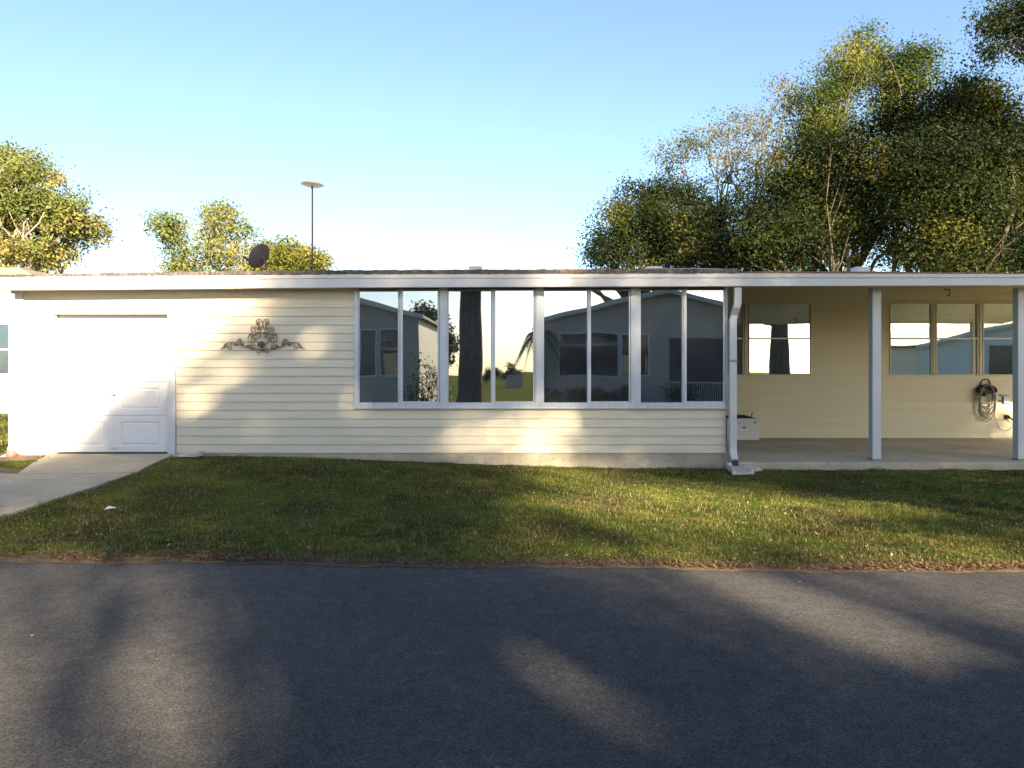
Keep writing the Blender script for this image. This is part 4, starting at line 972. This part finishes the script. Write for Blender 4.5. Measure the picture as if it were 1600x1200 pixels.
oak(6.0, YT, 'tall spreading oak behind the beige house across the road, its left crown edge sloping', .45,
    [SL(*v, bx=6.0) for v in ((-5.3, -.2, 1.2, 1.0), (-5.1, .5, 1.1, .8), (-4.4, .9, 1.2, .9), (-3.5, 1.7, 1.2, .9), (-2.6, 2.4, 1.2, 1.0), (-4.7, -1.3, 1.0, .6), (-3.1, -2.2, 1.1, .6), (-2.2, -1.5, 1.2, 1.0), (-3.6, -.3, 1.5, 1.2), (-2.0, .2, 1.5, 1.2), (-3.6, 1.0, 1.3, 1.0), (-2.2, 1.9, 1.4, 1.1), (-.9, 1.2, 1.5, 1.2), (-1.0, 2.9, 1.5, 1.1), (-.6, -.1, 1.1, .5, .9),
      (-2.9, -3.0, .8, .35), (-1.9, -2.9, .7, .4), (-3.3, -3.8, .8, .35), (-1.9, -3.75, .8, .3), (-.9, -3.8, .8, .25), (-2.4, -4.3, 1.2, .2), (-5.8, -.5, 1.0, .5, 1.2), (-6.0, .1, .9, .5, 1.2), (-5.6, .75, .8, .45, 1.2), (-6.3, -.3, .6, .4), (-7.0, -1.2, .8, .12, .5), (-6.4, -1.9, .7, .08, .5))], dens=1.1, fork=.6,
    holes=((-4.6, .35, -3.3, .8, .05), (-3.2, 1.8, -2.8, 2.0, .08), (-4.6, 1.35, -3.9, 1.6, .08), (-2.5, 1.25, -2.3, .8, .08), (-5.1, .9, -4.5, 1.15, .09), (-3.5, -.1, -2.9, .1, .08), (-.9, .42, -.1, .55, .08), (-2.75, -3.2, -2.4, -3.65, .10), (-.85, -2.4, -.35, -3.5, .34), (-.9, -1.3, 1.8, -1.5, .3), (-7.2, -2.95, -4.35, -4.4, .85)))
oak(13.5, YT+.5, 'tallest oak behind the beige house across the road, right of the spreading one', .45,
    [SL(*v, bx=13.5) for v in ((.9, 1.3, 1.6, 1.1, .9), (2.4, 1.5, 1.5, 1.2, .9), (1.0, 3.2, 1.6, 1.2, .9), (3.0, 3.2, 1.6, 1.2), (4.6, 1.7, 1.6, 1.2), (5.0, 3.4, 1.6, 1.2), (5.7, 2.2, 1.4, .9, 1.2), (6.7, 2.0, .7, .6, 1.2), (4.2, 2.2, 1.2, .7, 1.2), (8.9, 1.9, .8, .8, 1.2), (10.3, 2.2, 1.2, .8, 1.2), (9.3, 2.3, 1.2, .9, .9), (7.5, 3.5, 1.4, .7), (7.6, .9, 1.2, .5), (-.3, -2.25, .5, .06, .5), (2.3, -1.85, .8, .05, .5), (3.9, .2, 1.4, .4, .8), (1.6, .2, 1.3, .4, .9))], dens=1.0, fork=.75,
    holes=((-.9, .42, -.1, .55, .08), (2.75, .15, 3.05, .6, .08), (-.85, -2.4, -.35, -3.5, .34), (.5, -2.5, 1.1, -3.0, .25), (-.9, -1.3, 3.0, -1.45, .3)))
# palm
pm0 = empty('palm_tree', ((836-800)*24/F, -1.9, 0), 'palm with drooping fronds mirrored between the second and third front windows', 'palm tree')
px0, py0 = (842-800)*30/F, -7.2
mb = MB(); mb.tube([(px0, py0, -.1), (px0+.05, py0, 1.5), (px0-.02, py0, 3.0)], [.2, .16, .15], 12); mb.build('trunk', M['palmtrunk'], pm0, True)
fr = MB()
for q in range(16):
    a = 6.283*q/16+.2; el = R(random.uniform(-5, 55)); pts = []
    for i in range(9):
        u = i/8; rr_ = 1.1*u*math.cos(el*.6); z = 3.05+1.1*u*math.sin(el)-1.5*u*u; pts.append(Vector((px0+rr_*math.cos(a), py0+rr_*math.sin(a), z)))
    fr.tube(pts, [.018*(1-.8*i/8) for i in range(9)], 5, False)
    sd = Vector((-math.sin(a), math.cos(a), 0))
    for i in range(2, 9):
        for s in (-1, 1):
            for dq in (0, .5):
                if i == 8 and dq: continue
                p = pts[i] if not dq else pts[i].lerp(pts[min(8, i+1)], .5); dirv = (pts[i]-pts[i-1]).normalized()
                tip = p + sd*s*.30*(1.25-i/9) + dirv*.2 - Vector((0, 0, .2)); fr.add([p-dirv*.045, p+dirv*.045, tip], [(0, 1, 2)])
fr.build('fronds', M['plantgreen'], pm0)
# field beyond
mb = MB(); dd_ = 74; fx = (803-800)*dd_/F
sd = empty('shed', (fx, 22.4-dd_, 0), 'small grey utility shed far out in the field, mirrored in the second window', 'shed')
MB().box(fx-.75, fx+.75, 22.4-dd_-1, 22.4-dd_, 0, 1.15).build('wall', M['house_wall'], sd); MB().prism([(fx-.85, 1.151), (fx+.85, 1.151), (fx, 1.45)], 22.4-dd_-1.1, 22.4-dd_+.1).build('roof', M['shingle'], sd)
random.seed(12)
for i, (px_, dd_, s) in enumerate(((796, 95, .8), (762, 120, .7), (775, 150, .8), (662, 55, 2.2), (768, 160, .7))):
    x = (px_-800)*dd_/F; y = 22.4-dd_
    tree('field_tree', ['small round tree standing alone behind the field shed', 'low dark tree at the left edge of the mirrored field', 'distant tree on the field horizon', 'tall tree showing above the roof mirrored in the leftmost window', 'tiny tree low on the mirrored horizon'][i], (x, y, 0),
         [(x, y, 1.9*s, .9*s, .9*s, .8*s), (x+.6*s, y, 1.6*s, .7*s, .7*s, .6*s), (x-.6*s, y, 1.5*s, .7*s, .7*s, .6*s), (x, y+.3, 2.5*s, .6*s, .6*s, .5*s)], .08*s, PAL_DARK, .12*s**.5, 22, 1., .25*s**.5)

# ------------------------------------------------------------------ light, sky, camera
AZ = R(160); EL = R(22.6)
sun = bpy.data.lights.new('sun', 'SUN'); sun.energy = 5.0; sun.angle = R(.9); sun.color = (1.0, .79, .52)
so = bpy.data.objects.new('sun', sun); COL.objects.link(so)
sd_ = Vector((math.sin(AZ)*math.cos(EL), math.cos(AZ)*math.cos(EL), math.sin(EL)))
so.rotation_euler = sd_.to_track_quat('Z', 'Y').to_euler(); so.location = sd_*50
w = bpy.data.worlds.new('World'); S.world = w; w.use_nodes = True; t = w.node_tree; bg = t.nodes['Background']
sky = t.nodes.new('ShaderNodeTexSky'); sky.sky_type = 'NISHITA'; sky.sun_disc = False; sky.sun_elevation = EL; sky.sun_rotation = AZ
sky.air_density = 1.0; sky.dust_density = 1.0; sky.ozone_density = 2.2
t.links.new(sky.outputs[0], bg.inputs[0]); bg.inputs[1].default_value = .053
cam = bpy.data.cameras.new('Camera'); co = bpy.data.objects.new('Camera', cam); COL.objects.link(co)
cam.sensor_width = 36; cam.lens = F/1600*36; cam.shift_y = -(600-HY)/1600; cam.clip_end = 3000; cam.clip_start = .05
co.location = (0, 0, H); co.rotation_euler = (R(90), 0, 0); S.camera = co
S.view_settings.view_transform = 'Standard'; S.view_settings.look = 'None'; S.view_settings.gamma = 1; S.view_settings.exposure = 2.55
S.render.engine = 'CYCLES'; S.render.resolution_x = 1024; S.render.resolution_y = 768
S.cycles.max_bounces = 8; S.cycles.transparent_max_bounces = 12
